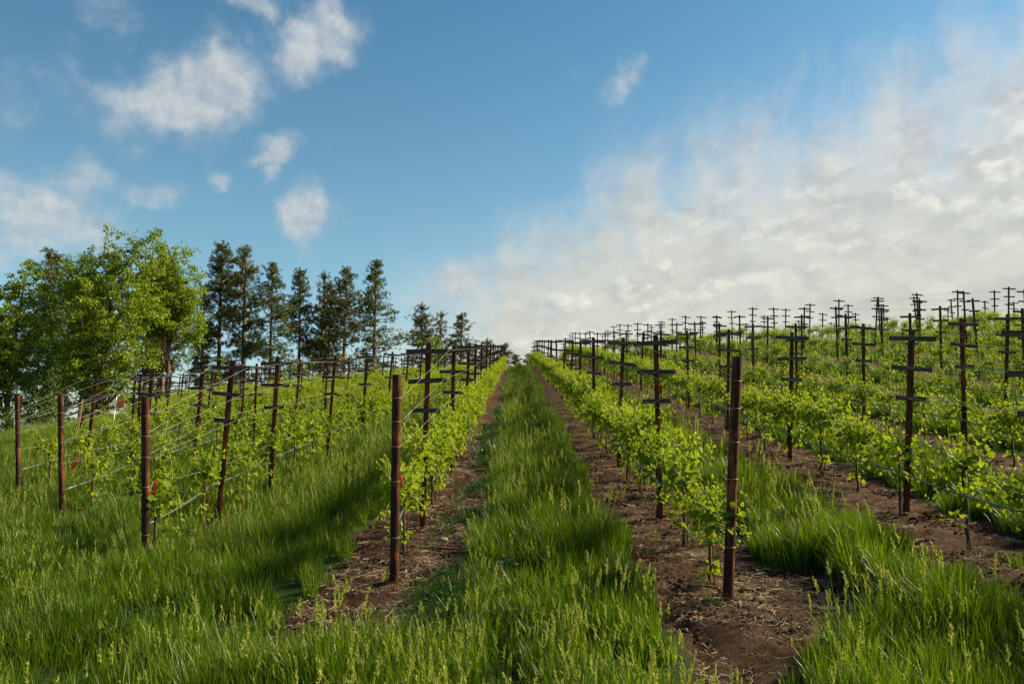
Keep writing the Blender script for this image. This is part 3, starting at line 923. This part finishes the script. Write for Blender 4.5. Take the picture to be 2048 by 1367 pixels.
# thin training stakes beside the nearest vines
for c, lab in [(c, None) for c in sorted(solo, key=lambda c: c['d'])[:26] if c['k'] in (-1, 0, 1, 2)]:
    b = MB(); b.tube([(0, 0, -.08), (0, 0, .72)], .0045, 5)
    o = b.build('vine_stake', M['rust']); o.location = (c['x'] + .03, c['y'] + .03, c['z']); o.rotation_euler = (0, random.uniform(-.03, .03), 0)
    tag(o, 'thin rod staked beside the %s vine, %s' % (ORD[min(c['i'], 14)], rowname(c['k'])), 'vine stake', 'thin vine training rods')

# ------------------------------------------------------------------ trees
def pine_meshes(seed, slim=.16, lowest=.22, ragged=.2, dens=1.0, top=.55):
    """unit-height pine: trunk from 0 to 1; crown radius about slim"""
    rs = np.random.RandomState(seed)
    tb = MB(); lb = MB()
    bend = rs.normal(0, .012, 2)
    def axis(t): return np.array([bend[0] * math.sin(t * 3), bend[1] * math.sin(t * 2.4), t])
    tb.tube([tuple(axis(t)) for t in np.linspace(-.03, .985, 14)], [.0135 * (1 - .88 * max(t, 0)) + .0012 for t in np.linspace(-.03, .985, 14)], 7)
    def puff(p, r, old):
        n = 20
        for _ in range(n):
            d = rs.normal(0, 1, 3); d[2] += .35; d /= np.linalg.norm(d)
            s = np.cross(d, rs.normal(0, 1, 3)); s /= np.linalg.norm(s) + 1e-9
            w = r * rs.uniform(.06, .105); q = p + d * r * rs.uniform(.75, 1.25)
            lb.add([p - d * r * .1 - s * w * .3, p + d * r * .5 - s * w, q, p + d * r * .5 + s * w], [(0, 1, 2, 3)], float(np.clip(rs.normal(.45, .28), 0, 1)), old)
    z = lowest
    side = rs.rand() * 6.283
    while z < .965:
        u = (z - lowest) / (1 - lowest)
        prof = min(1, ((1 - u) / top) ** .85) * min(1, .72 + u * 1.6)
        for j in range(rs.randint(2, 5)):
            a = rs.rand() * 6.283
            if rs.rand() < .12: continue
            one = 1 + ragged * .9 * math.cos(a - side) * (1 - u)
            L = slim * prof * rs.uniform(.45, 1.0) * one * (1 + (rs.rand() < .12) * ragged * 1.5) + .008
            rise = np.interp(u, [0, .35, .75, 1], [-.30, .0, .36, .8]) + rs.normal(0, .14)
            p0 = axis(z); d = np.array([math.cos(a), math.sin(a), rise])
            pts = []
            for t in np.linspace(0, 1, 5):
                q = p0 + d * L * t; q = q + np.array([0, 0, (.26 * L) * (t * t) - .14 * L * t]); pts.append(q)
            tb.tube([tuple(q) for q in pts], list(np.linspace(.0030 * (1 - .6 * u), .0008, 5)), 4, False)
            if u < .22 and rs.rand() < .35: continue      # dead, bare lower limb
            np_ = max(2, int(L / .0058 * dens))
            old = float(np.clip(rs.normal(.05, .2), 0, .8))
            for m_ in range(np_):
                t = 1 - (.55 + .3 * u) * (m_ / np_)
                q = pts[0] + (pts[-1] - pts[0]) * t + rs.normal(0, 1, 3) * np.array([1, 1, .6]) * (.006 + L * .09)
                puff(q, rs.uniform(.0095, .0165), old)
        z += rs.uniform(.010, .026) * (1.1 - .5 * u)
    for m_ in range(12): puff(axis(rs.uniform(.94, .995)) + rs.normal(0, .004, 3), .011, 0)
    return tb.mesh('trunk', M['bark'], True), lb.mesh('crown', M['pine'])
PV = [pine_meshes(1, .115, .18, .35, .9, .42), pine_meshes(2, .125, .22, .3, .9, .50), pine_meshes(3, .145, .14, .5, .9, .45), pine_meshes(4, .08, .18, .3, .8, .38),
      pine_meshes(15, .140, .12, .40, .85, .50), pine_meshes(6, .15, .18, .4, 1.0, .6)]
def pine(px, top, yd, wide, v, label, zrot=0):
    x, y, zt = unproject(px, top, yd); z = gz(x, y); H = zt - z
    o = empty('pine_tree', (x, y, z - .2), (R(random.uniform(-1, 1)), R(random.uniform(-1, 1.5)), zrot))
    sw = wide * 1.0
    o.scale = (H * sw, H * sw, H)
    inst('trunk', PV[v][0], o); inst('crown', PV[v][1], o)
    tag(o, label, 'pine tree', 'pines behind the vineyard')
pine(100, 488, 74, 1.15, 2, 'dark pine rising behind the yellow green oak at the far left', 1)
pine(178, 500, 82, 1.2, 5, 'dark pine mostly hidden behind the big central oak', 4)
pine(300, 520, 84, 1.0, 1, 'dark pine with bare lower trunk seen through the right oak', 2)
pine(345, 500, 78, 1.0, 2, 'dark trunked pine standing behind the rightmost oak', 3)
pine(410, 560, 74, .9, 3, 'slender dark pine just left of the tallest pine', 2.2)
pine(452, 478, 72, 1.05, 1, 'tallest dark pine with narrow pointed crown left of its equal-height neighbour', .4)
pine(500, 482, 72, 1.15, 0, 'tall lit pine right of the tallest dark pine', 5)
pine(551, 516, 70, 1.0, 4, 'ragged olive brown pine with sparse twisted top', 1.6)
pine(603, 530, 78, 1.0, 1, 'dark pine between the ragged brown pine and a slender spire', 3.3)
pine(641, 536, 80, .95, 3, 'slim see-through pine spire in the middle of the pine row', 4.4)
pine(671, 553, 78, 1.1, 0, 'shorter left pine of the close dark pair', 2.9)
pine(693, 526, 76, 1.15, 1, 'taller right pine of the close dark pair', .9)
pine(751, 513, 70, 1.1, 4, 'lone open pine whose low right branches reach out toward the gap', 5.6)
pine(842, 601, 88, 1.25, 5, 'bushy pine, left one of three small pines near the centre', 3.9)
pine(882, 617, 98, 1.05, 3, 'narrow middle one of three small pines near the centre', 1.2)
pine(931, 620, 94, 1.2, 2, 'open crowned right one of three small pines near the centre', 2.5)
pine(971, 672, 110, 1.3, 5, 'tiny pine top peeking over the posts left of the aisle end', .2)
pine(1011, 682, 112, 1.2, 2, 'small lone pine just left of where the aisle meets the sky', 4.1)
pine(1034, 704, 125, 1.4, 4, 'tiny sparse tree at the very end of the central aisle', 2.0)
pine(1056, 703, 130, 1.3, 2, 'tiny dark tree touching the right row at the aisle end', 5.1)

def leafy(seed, blobs, trunk, leaf, mat, nclump, rad, limb_n=26, twigs=True, trunk_r=.22):
    """blobs: list of (x,y,z,rx,ry,rz) ellipsoids in metres above the base; trunk: list of points"""
    rs = np.random.RandomState(seed); tb = MB(); lb = MB()
    vol = np.array([b[3] * b[4] * b[5] for b in blobs]); vol = vol / vol.sum()
    tr = [np.array(p, float) for p in trunk]
    tb.tube([tuple(p) for p in tr], list(np.linspace(trunk_r, trunk_r * .28, len(tr))), 9)
    clumps = []; ends = []
    nl = max(6, int(nclump / 11)) if limb_n > 6 else 6
    for i in range(nl):
        b = blobs[rs.choice(len(blobs), p=vol)]
        d = rs.normal(0, 1, 3); d /= np.linalg.norm(d)
        c = np.array(b[:3]) + d * np.array(b[3:]) * rs.uniform(.35, 1.0) ** .5
        if c[2] < .5: continue
        s_ = np.clip((c[2] - .8) / tr[-1][2] - .3, .10, .95) * (len(tr) - 1)
        i0 = int(s_); f = s_ - i0; p0 = tr[i0] * (1 - f) + tr[min(i0 + 1, len(tr) - 1)] * f
        mid = (p0 + c) / 2 + rs.normal(0, .3, 3) + np.array([0, 0, -.2])
        q1 = p0 * .56 + mid * .38 + c * .06; q2 = p0 * .1 + mid * .5 + c * .4
        r0 = trunk_r * .34 * (1 - .6 * s_ / len(tr))
        tb.tube([tuple(p0), tuple(q1), tuple(mid), tuple(q2), tuple(c)], [r0, r0 * .75, r0 * .5, r0 * .32, r0 * .12], 6)
        tone = rs.normal(0, .16)
        for m_ in range(int(rs.uniform(6, 15))):
            t = rs.rand() ** 2
            clumps.append(np.append(c + (mid - c) * t + rs.normal(0, 1, 3) * np.array([.55, .55, .42]) * rad / .62, tone))
        if rs.rand() < .5:      # a long leading twig past the crown's edge
            u = c - np.array(b[:3]); u = u / (np.linalg.norm(u) + 1e-9) + np.array([0, 0, .5])
            e = c + u * rs.uniform(.5, 1.2)
            tb.tube([tuple(c), tuple((c + e) / 2 + rs.normal(0, .07, 3)), tuple(e)], [.022, .014, .006], 4)
            for m_ in range(3): clumps.append(np.append(c + (e - c) * rs.uniform(.4, 1) + rs.normal(0, .12, 3), tone))
    for c in clumps:
        t0 = float(np.clip(rs.normal(.5, .15) + c[3], 0, 1)); c = c[:3]; R_ = rad * rs.uniform(.45, .95)
        n = int(rs.uniform(26, 42)); flat = rs.uniform(.5, .9)
        for j in range(n):
            d = rs.normal(0, 1, 3); d /= np.linalg.norm(d)
            p = c + d * R_ * rs.rand() ** .5 * np.array([1, 1, flat])
            a = rs.normal(0, 1, 3); a /= np.linalg.norm(a); s = np.cross(a, rs.normal(0, 1, 3)); s /= np.linalg.norm(s) + 1e-9
            L = leaf * rs.uniform(.6, 1.3); nn = np.cross(a, s)
            lb.add([p - a * L * .5, p + s * L * .3 + nn * L * .1, p + a * L * .5, p - s * L * .3 + nn * L * .1], [(0, 1, 2, 3)],
                   float(np.clip(t0 + rs.normal(0, .2), 0, 1)), float(np.clip(rs.normal(0, .25), 0, 1)))
        if False:
            u = c - np.array(blobs[0][:3]); u /= np.linalg.norm(u) + 1e-9; u = u + np.array([0, 0, .6])
            e = c + u * rs.uniform(.5, 1.0)
            tb.tube([tuple(c), tuple((c + e) / 2 + rs.normal(0, .05, 3)), tuple(e)], [.02, .013, .006], 4)
            for j in range(26):
                p = c + (e - c) * rs.rand() + rs.normal(0, .12, 3); a = rs.normal(0, 1, 3); a /= np.linalg.norm(a); s = np.cross(a, rs.normal(0, 1, 3)); s /= np.linalg.norm(s) + 1e-9
                L = leaf * rs.uniform(.6, 1.1)
                lb.add([p - a * L * .5, p + s * L * .3, p + a * L * .5, p - s * L * .3], [(0, 1, 2, 3)], t0, .2)
    return tb.mesh('trunk', M['bark'], True), lb.mesh('crown', mat)
def tree_from_px(name, cx, yd, blobs_px, trunk_px, seed, label, cat, group, leaf=.19, mat='oak', nclump=330, rad=.62, trunk_r=.2, depth=.8, limb_n=26, shade=None):
    x0, _, _ = unproject(cx, 800, yd); z0 = gz(x0, yd)
    bl = []
    for (px, py, rx, ry) in blobs_px:
        x, _, z = unproject(px, py, yd); k = yd / F_PX
        bl.append((x - x0, random.uniform(-.6, .6), z - z0, rx * k, max(rx, ry) * k * depth, ry * k))
    tp = [(0, 0, -.3)]
    for px, py in trunk_px:
        x, _, z = unproject(px, py, yd); tp.append((x - x0, random.uniform(-.15, .15), z - z0))
    o = empty(name, (x0, yd, z0))
    t, c = leafy(seed, bl, tp, leaf, M[mat], nclump, rad, limb_n, True, trunk_r)
    inst('trunk', t, o); inst('crown', c, o)
    tag(o, label, cat, group)
OG = 'oaks at the left edge'
tree_from_px('oak_tree', 205, 56, [(225, 640, 95, 120), (262, 505, 48, 50), (200, 545, 62, 66), (185, 700, 70, 70), (250, 720, 62, 50), (215, 770, 62, 45), (150, 600, 50, 60)],
             [(207, 780), (205, 700), (214, 640), (226, 575), (240, 520)], 21, 'biggest bright green oak with leaning trunk in the left tree group', 'oak tree', OG, nclump=1000, trunk_r=.26, limb_n=40)
tree_from_px('oak_tree', 335, 60, [(335, 560, 62, 72), (350, 505, 42, 34), (345, 640, 60, 52), (310, 610, 50, 60), (372, 560, 30, 44)],
             [(335, 740), (338, 660), (345, 590), (350, 520)], 22, 'bright green rounded oak standing right of the biggest oak', 'oak tree', OG, nclump=640, trunk_r=.2)
tree_from_px('oak_tree', 22, 54, [(45, 590, 38, 52), (22, 660, 45, 58), (5, 730, 42, 50), (58, 660, 36, 44), (-40, 690, 50, 70)],
             [(15, 760), (25, 690), (40, 620), (48, 560)], 23, 'yellow green oak cut by the left photo edge', 'oak tree', OG, nclump=640, trunk_r=.17)
tree_from_px('oak_tree', 100, 64, [(110, 720, 66, 76), (95, 640, 52, 56), (130, 560, 46, 60), (70, 770, 54, 48)],
             [(102, 770), (104, 680), (115, 600)], 24, 'shaded dark green oak between the yellow oak and the biggest oak', 'oak tree', OG, mat='bush', nclump=640, trunk_r=.2)  # darker bush leaves put this oak's shade into its leaf colour
BG = 'bushes behind the vines'
tree_from_px('bush', 880, 84, [(880, 702, 30, 18), (862, 712, 18, 14)], [(880, 715)], 31, 'round bright green bush below the three small pines', 'bush', BG, .2, 'oak', 60, .5, .06)
tree_from_px('bush', 585, 66, [(588, 735, 30, 28), (610, 752, 30, 20), (560, 755, 26, 18)], [(588, 745)], 32, 'bright green bush under the ragged brown pine', 'bush', BG, .18, 'oak', 90, .5, .06)
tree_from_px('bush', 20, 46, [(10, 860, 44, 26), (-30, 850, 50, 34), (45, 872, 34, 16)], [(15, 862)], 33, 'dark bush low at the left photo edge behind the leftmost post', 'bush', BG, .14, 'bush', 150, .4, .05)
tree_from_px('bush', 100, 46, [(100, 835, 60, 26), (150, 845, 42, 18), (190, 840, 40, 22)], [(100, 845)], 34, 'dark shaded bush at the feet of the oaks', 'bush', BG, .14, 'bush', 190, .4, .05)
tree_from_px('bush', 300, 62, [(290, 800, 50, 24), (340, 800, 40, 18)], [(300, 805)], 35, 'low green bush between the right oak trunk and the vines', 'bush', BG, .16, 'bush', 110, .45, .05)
tree_from_px('bush', 415, 58, [(412, 765, 16, 32), (418, 735, 9, 22)], [(414, 770)], 36, 'slim bright green sapling before the slender dark pine', 'sapling', BG, .15, 'oak', 50, .35, .04)
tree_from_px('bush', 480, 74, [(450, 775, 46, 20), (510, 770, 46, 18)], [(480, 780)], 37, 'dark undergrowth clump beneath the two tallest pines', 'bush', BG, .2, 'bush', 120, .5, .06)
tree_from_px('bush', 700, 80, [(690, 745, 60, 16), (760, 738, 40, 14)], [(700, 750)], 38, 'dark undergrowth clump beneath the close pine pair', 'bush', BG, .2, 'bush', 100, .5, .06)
for i, (px, top, yd) in enumerate([]): pass

# ------------------------------------------------------------------ sun, sky, camera
SUN_AZ, SUN_EL = R(74), R(32)
sd = bpy.data.lights.new('sun', 'SUN'); sd.energy = 5.0; sd.angle = R(7); sd.color = (1.0, .82, .50)
so = bpy.data.objects.new('sun', sd); COL.objects.link(so)
dirv = Vector((math.sin(SUN_AZ) * math.cos(SUN_EL), math.cos(SUN_AZ) * math.cos(SUN_EL), math.sin(SUN_EL)))
so.rotation_euler = (-dirv).to_track_quat('-Z', 'Y').to_euler(); so.location = (30, 10, 30)

world = bpy.data.worlds.new('World'); scene.world = world; world.use_nodes = True
nt = world.node_tree
for n in list(nt.nodes): nt.nodes.remove(n)
wout = node(nt, 'ShaderNodeOutputWorld'); bg = node(nt, 'ShaderNodeBackground')
STR = .05
EXPO = 1.55
bg.inputs['Strength'].default_value = STR
nt.links.new(bg.outputs[0], wout.inputs['Surface'])
sky = node(nt, 'ShaderNodeTexSky', sky_type='NISHITA')
sky.sun_disc = False; sky.sun_elevation = SUN_EL; sky.sun_rotation = SUN_AZ
sky.air_density = 1.0; sky.dust_density = .6; sky.ozone_density = 2.0

class S:
    """tiny arithmetic on shader sockets"""
    def __init__(s, k): s.k = k
    @staticmethod
    def u(v): return v.k if isinstance(v, S) else v
    def op(s, o, b=None, c=None, clamp=False): return S(mth(nt, o, s.k, S.u(b), S.u(c), clamp))
    def __add__(s, b): return s.op('ADD', b)
    def __radd__(s, b): return s.op('ADD', b)
    def __sub__(s, b): return s.op('SUBTRACT', b)
    def __rsub__(s, b): return S(mth(nt, 'SUBTRACT', b, s.k))
    def __mul__(s, b): return s.op('MULTIPLY', b)
    def __rmul__(s, b): return s.op('MULTIPLY', b)
    def __truediv__(s, b): return s.op('DIVIDE', b)
    def max(s, b): return s.op('MAXIMUM', b)
    def min(s, b): return s.op('MINIMUM', b)
    def clamp(s): return s.op('ADD', 0.0, clamp=True)
    def sstep(s, lo, hi):
        n = node(nt, 'ShaderNodeMapRange', interpolation_type='SMOOTHSTEP')
        nt.links.new(s.k, n.inputs[0]); n.inputs[1].default_value = lo; n.inputs[2].default_value = hi
        return S(n.outputs[0])
tcw = node(nt, 'ShaderNodeTexCoord')
sep = node(nt, 'ShaderNodeSeparateXYZ'); nt.links.new(tcw.outputs['Generated'], sep.inputs[0])
dx, dy_, dz = (S(o) for o in sep.outputs)
U = dx.op('ARCTAN2', dy_) * F_PX / 100.0        # azimuth, elevation in units of about 3.6 degrees
V = dz.op('ARCSINE') * F_PX / 100.0
def skyuv(px, py):
    x, y, z = unproject(px, py, 1.0); z -= CAM_Z
    l = math.sqrt(x * x + y * y + z * z)
    return math.atan2(x, y) * F_PX / 100, math.asin(z / l) * F_PX / 100
def vec(a, b, c=0.0):
    n = node(nt, 'ShaderNodeCombineXYZ')
    for i, v in enumerate((a, b, c)):
        if isinstance(v, S): nt.links.new(v.k, n.inputs[i])
        else: n.inputs[i].default_value = v
    return n.outputs[0]
def wn(a, b, scale, detail=5, rough=.55, c=0.0, dist=0.0): return S(noise(nt, vec(a, b, c), scale, detail, rough, dist))
# domain warp
wU = U + (wn(U, V, .9, 3, .5, 3.1) - .5) * .9 + (wn(U, V, 3.2, 3, .55, 8.2) - .5) * .34
wV = V + (wn(U, V, .9, 3, .5, 5.7) - .5) * .8 + (wn(U, V, 3.2, 3, .55, 1.9) - .5) * .34
BL = [  # px, py, rx, ry, angle(deg, anticlockwise), strength
    (385, 185, 120, 50, 22, 1.1), (325, 190, 52, 38, 0, .8), (440, 140, 60, 42, 30, .9), (640, 75, 62, 48, 25, 1.05), (605, 110, 42, 40, 50, .9), (690, 70, 22, 26, 0, .5),
    (510, 12, 50, 22, -10, .65), (600, 25, 50, 30, 0, .35), (540, 292, 34, 20, 25, .95), (537, 335, 16, 28, 0, .55), (612, 430, 34, 50, 8, 1.0), (600, 392, 26, 26, 0, .7),
    (660, 440, 50, 40, 0, .35), (105, 430, 120, 40, -16, .85), (60, 455, 85, 46, 20, .75), (160, 375, 60, 40, 30, .6), (0, 480, 40, 50, 0, .6),
    (300, 390, 44, 24, 5, .6), (445, 355, 24, 18, 20, .55), (375, 265, 60, 34, -20, .42), (1245, 165, 40, 22, 45, .62), (1150, 140, 40, 20, 0, .22),
    (655, 280, 24, 12, 40, .3), (150, 160, 40, 60, 25, .36), (30, 190, 60, 60, 0, .34), (220, 30, 60, 30, 0, .40), (225, 70, 30, 14, -15, .3),
    (270, 300, 26, 30, 0, .28), (520, 130, 50, 60, 0, .30), (930, 565, 90, 40, 8, .75), (850, 600, 60, 30, 0, .5), (1090, 580, 36, 30, 0, .8)]
acc = None
for px, py, rx, ry, ang, st in BL:
    u0, v0 = skyuv(px, py); c_, s_ = math.cos(R(ang)), math.sin(R(ang))
    a = wU - u0; b_ = wV - v0
    p = (a * c_ + b_ * s_) * (100.0 / rx); q = (b_ * c_ - a * s_) * (100.0 / ry)
    e = (p * p + q * q) * -.55
    g = e.op('EXPONENT') * st
    acc = g if acc is None else acc.max(g)
puff = wn(U, V, 1.9, 7, .60, 2.0)
small = (acc + (puff - .5) * .62).sstep(.14, .90)
small = small * .84
# big cloud bank on the right: everything below a rising line
fc = node(nt, 'ShaderNodeFloatCurve')
edge_px = [(560, 800), (760, 720), (900, 560), (1010, 460), (1120, 380), (1270, 250), (1400, 215), (1520, 165), (1700, 90), (1850, 35), (2048, -70), (2300, -200)]
uv = [skyuv(*e) for e in edge_px]; umin, umax, vmax = uv[0][0], uv[-1][0], 16.0
crv = fc.mapping.curves[0]
for i, (a, b_) in enumerate(uv):
    x_, y_ = (a - umin) / (umax - umin), max(0, b_ / vmax)
    if i == 0: crv.points[0].location = (x_, y_)
    elif i == len(uv) - 1: crv.points[1].location = (x_, y_)
    else: crv.points.new(x_, y_)
fc.mapping.update()
nt.links.new(((U - umin) / (umax - umin)).clamp().k, fc.inputs[1])
EDGE = S(fc.outputs[0]) * vmax
depth_in = EDGE - V                                   # >0 inside the bank
# fan of wispy streaks standing on the upper edge
su = U + (V * -.16) + (wn(U, V, .45, 2, .5, 6.0) - .5) * 1.3
streak = wn(su * 1.0, V * .46 + su * .14, 1.05, 5, .54, 4.0)
streak2 = wn(su * 1.0, V * .50, 3.4, 5, .55, 9.0)
wisp = (depth_in * .50 + (streak - .5) * 2.4 + (streak2 - .5) * .6).sstep(-.45, 1.45)
wisp = wisp * (depth_in + 1.1).sstep(0.0, 1.8)
body = (depth_in - .7 + (wn(U, V, .55, 4, .5, 7.0) - .5) * 2.6).sstep(-.6, 3.6)
cum = wn(U + (wn(U, V, 2.2, 2, .5, 1.0) - .5) * .35, V * 1.4 + U * -.25, 1.55, 6, .55, 12.0)
cumf = wn(U, V * 1.4, 4.4, 5, .6, 15.0)
cum_b = wn(U + .12 + (wn(U, V, 2.2, 2, .5, 1.0) - .5) * .35, (V + .16) * 1.4 + U * -.25, 1.55, 6, .55, 12.0)
lightside = ((cum - cum_b) * 3.2 + .55).clamp()
cells = (cum + (cumf - .5) * .26).sstep(.42, .64)
lowfade = (V * -1.0 + 4.8).sstep(0, 3.6)              # solid veil toward the horizon
right = (U - 1.2).sstep(0, 4.8)
veil = (lowfade * (.36 + right * .62)).min(1.0)
bank = (wisp * .90).max(body * (.52 + right * .40)).max(veil * (depth_in + .6).sstep(0, 1.6))
band = (depth_in - 1.15 + (wn(U, V, .7, 3, .5, 31.0) - .5) * 2.4).sstep(0, 1.5) * (1.0 - ((depth_in - 2.6).sstep(.6, 3.0) * right).clamp() * .85)
finep = (cumf * .6 + wn(U, V * 1.3, 9.0, 4, .5, 33.0) * .4).sstep(.3, .62)
puffs = cells * (.55 + finep * .45) * band * (1.0 - right * lowfade * .5)
lowleft = (U + 3.6).sstep(0, 4.0) * (V * -1.0 + 4.6 + (wn(U, V, .8, 4, .55, 41.0) - .5) * 3.0).sstep(0, 3.0)
bank = bank.max(lowleft * .80)
bank = bank.max(puffs * 1.0)
# colours (radiance before the background strength)
def rgb(c, s=1.0): return tuple(v / STR / 2 ** EXPO * s for v in c)
lin = lambda r, g, b: tuple(((v / 255 + .055) / 1.055) ** 2.4 if v > 10 else v / 3295 for v in (r, g, b))
tint = mixc(nt, V.sstep(2.5, 11.0).k, (.80, 1.02, .92), (.44, .86, .90))
tint = mixc(nt, V.sstep(-1.0, 3.6).k, (.88, .98, 1.16), tint)
skyc = mixc(nt, 1.0, sky.outputs[0], tint, 'MULTIPLY')
low = mixc(nt, V.sstep(0, 10).k, rgb(lin(219, 212, 195)), rgb(lin(214, 221, 227)))
lit = mixc(nt, V.sstep(1, 9).k, rgb(lin(242, 237, 220)), rgb(lin(243, 243, 236)))
grey = wn(U, V * 1.4, 1.1, 6, .58, 21.0).sstep(.42, .66)
low = mixc(nt, (grey * .42).k, low, rgb(lin(172, 173, 170)))
lit = mixc(nt, lightside.k, rgb(lin(192, 192, 188)), lit)
bankc = mixc(nt, puffs.k, low, lit)
puff_b = wn(U + .14, V + .18, 1.9, 7, .60, 2.0)
pl_ = ((puff - puff_b) * 2.4 + .62).clamp()
smallc = mixc(nt, pl_.k, rgb(lin(166, 181, 195)), rgb(lin(212, 215, 214)))
c = mixc(nt, small.k, skyc, smallc)
c = mixc(nt, bank.k, c, bankc)
nt.links.new(c, bg.inputs['Color'])

cam = bpy.data.cameras.new('camera'); cam.lens = F_PX / PX_W * 36; cam.sensor_width = 36; cam.clip_end = 8000; cam.clip_start = .05
co = bpy.data.objects.new('camera', cam); COL.objects.link(co)
co.location = (0, 0, CAM_Z); co.rotation_euler = (math.pi / 2 + PITCH, 0, YAW)
scene.camera = co
vs_ = scene.view_settings
scene.display_settings.display_device = 'sRGB'
vs_.view_transform = 'Standard'; vs_.look = 'None'; vs_.exposure = EXPO; vs_.gamma = 1
scene.cycles.max_bounces = 8; scene.cycles.transmission_bounces = 4; scene.cycles.use_denoising = True
scene.cycles.transparent_max_bounces = 4
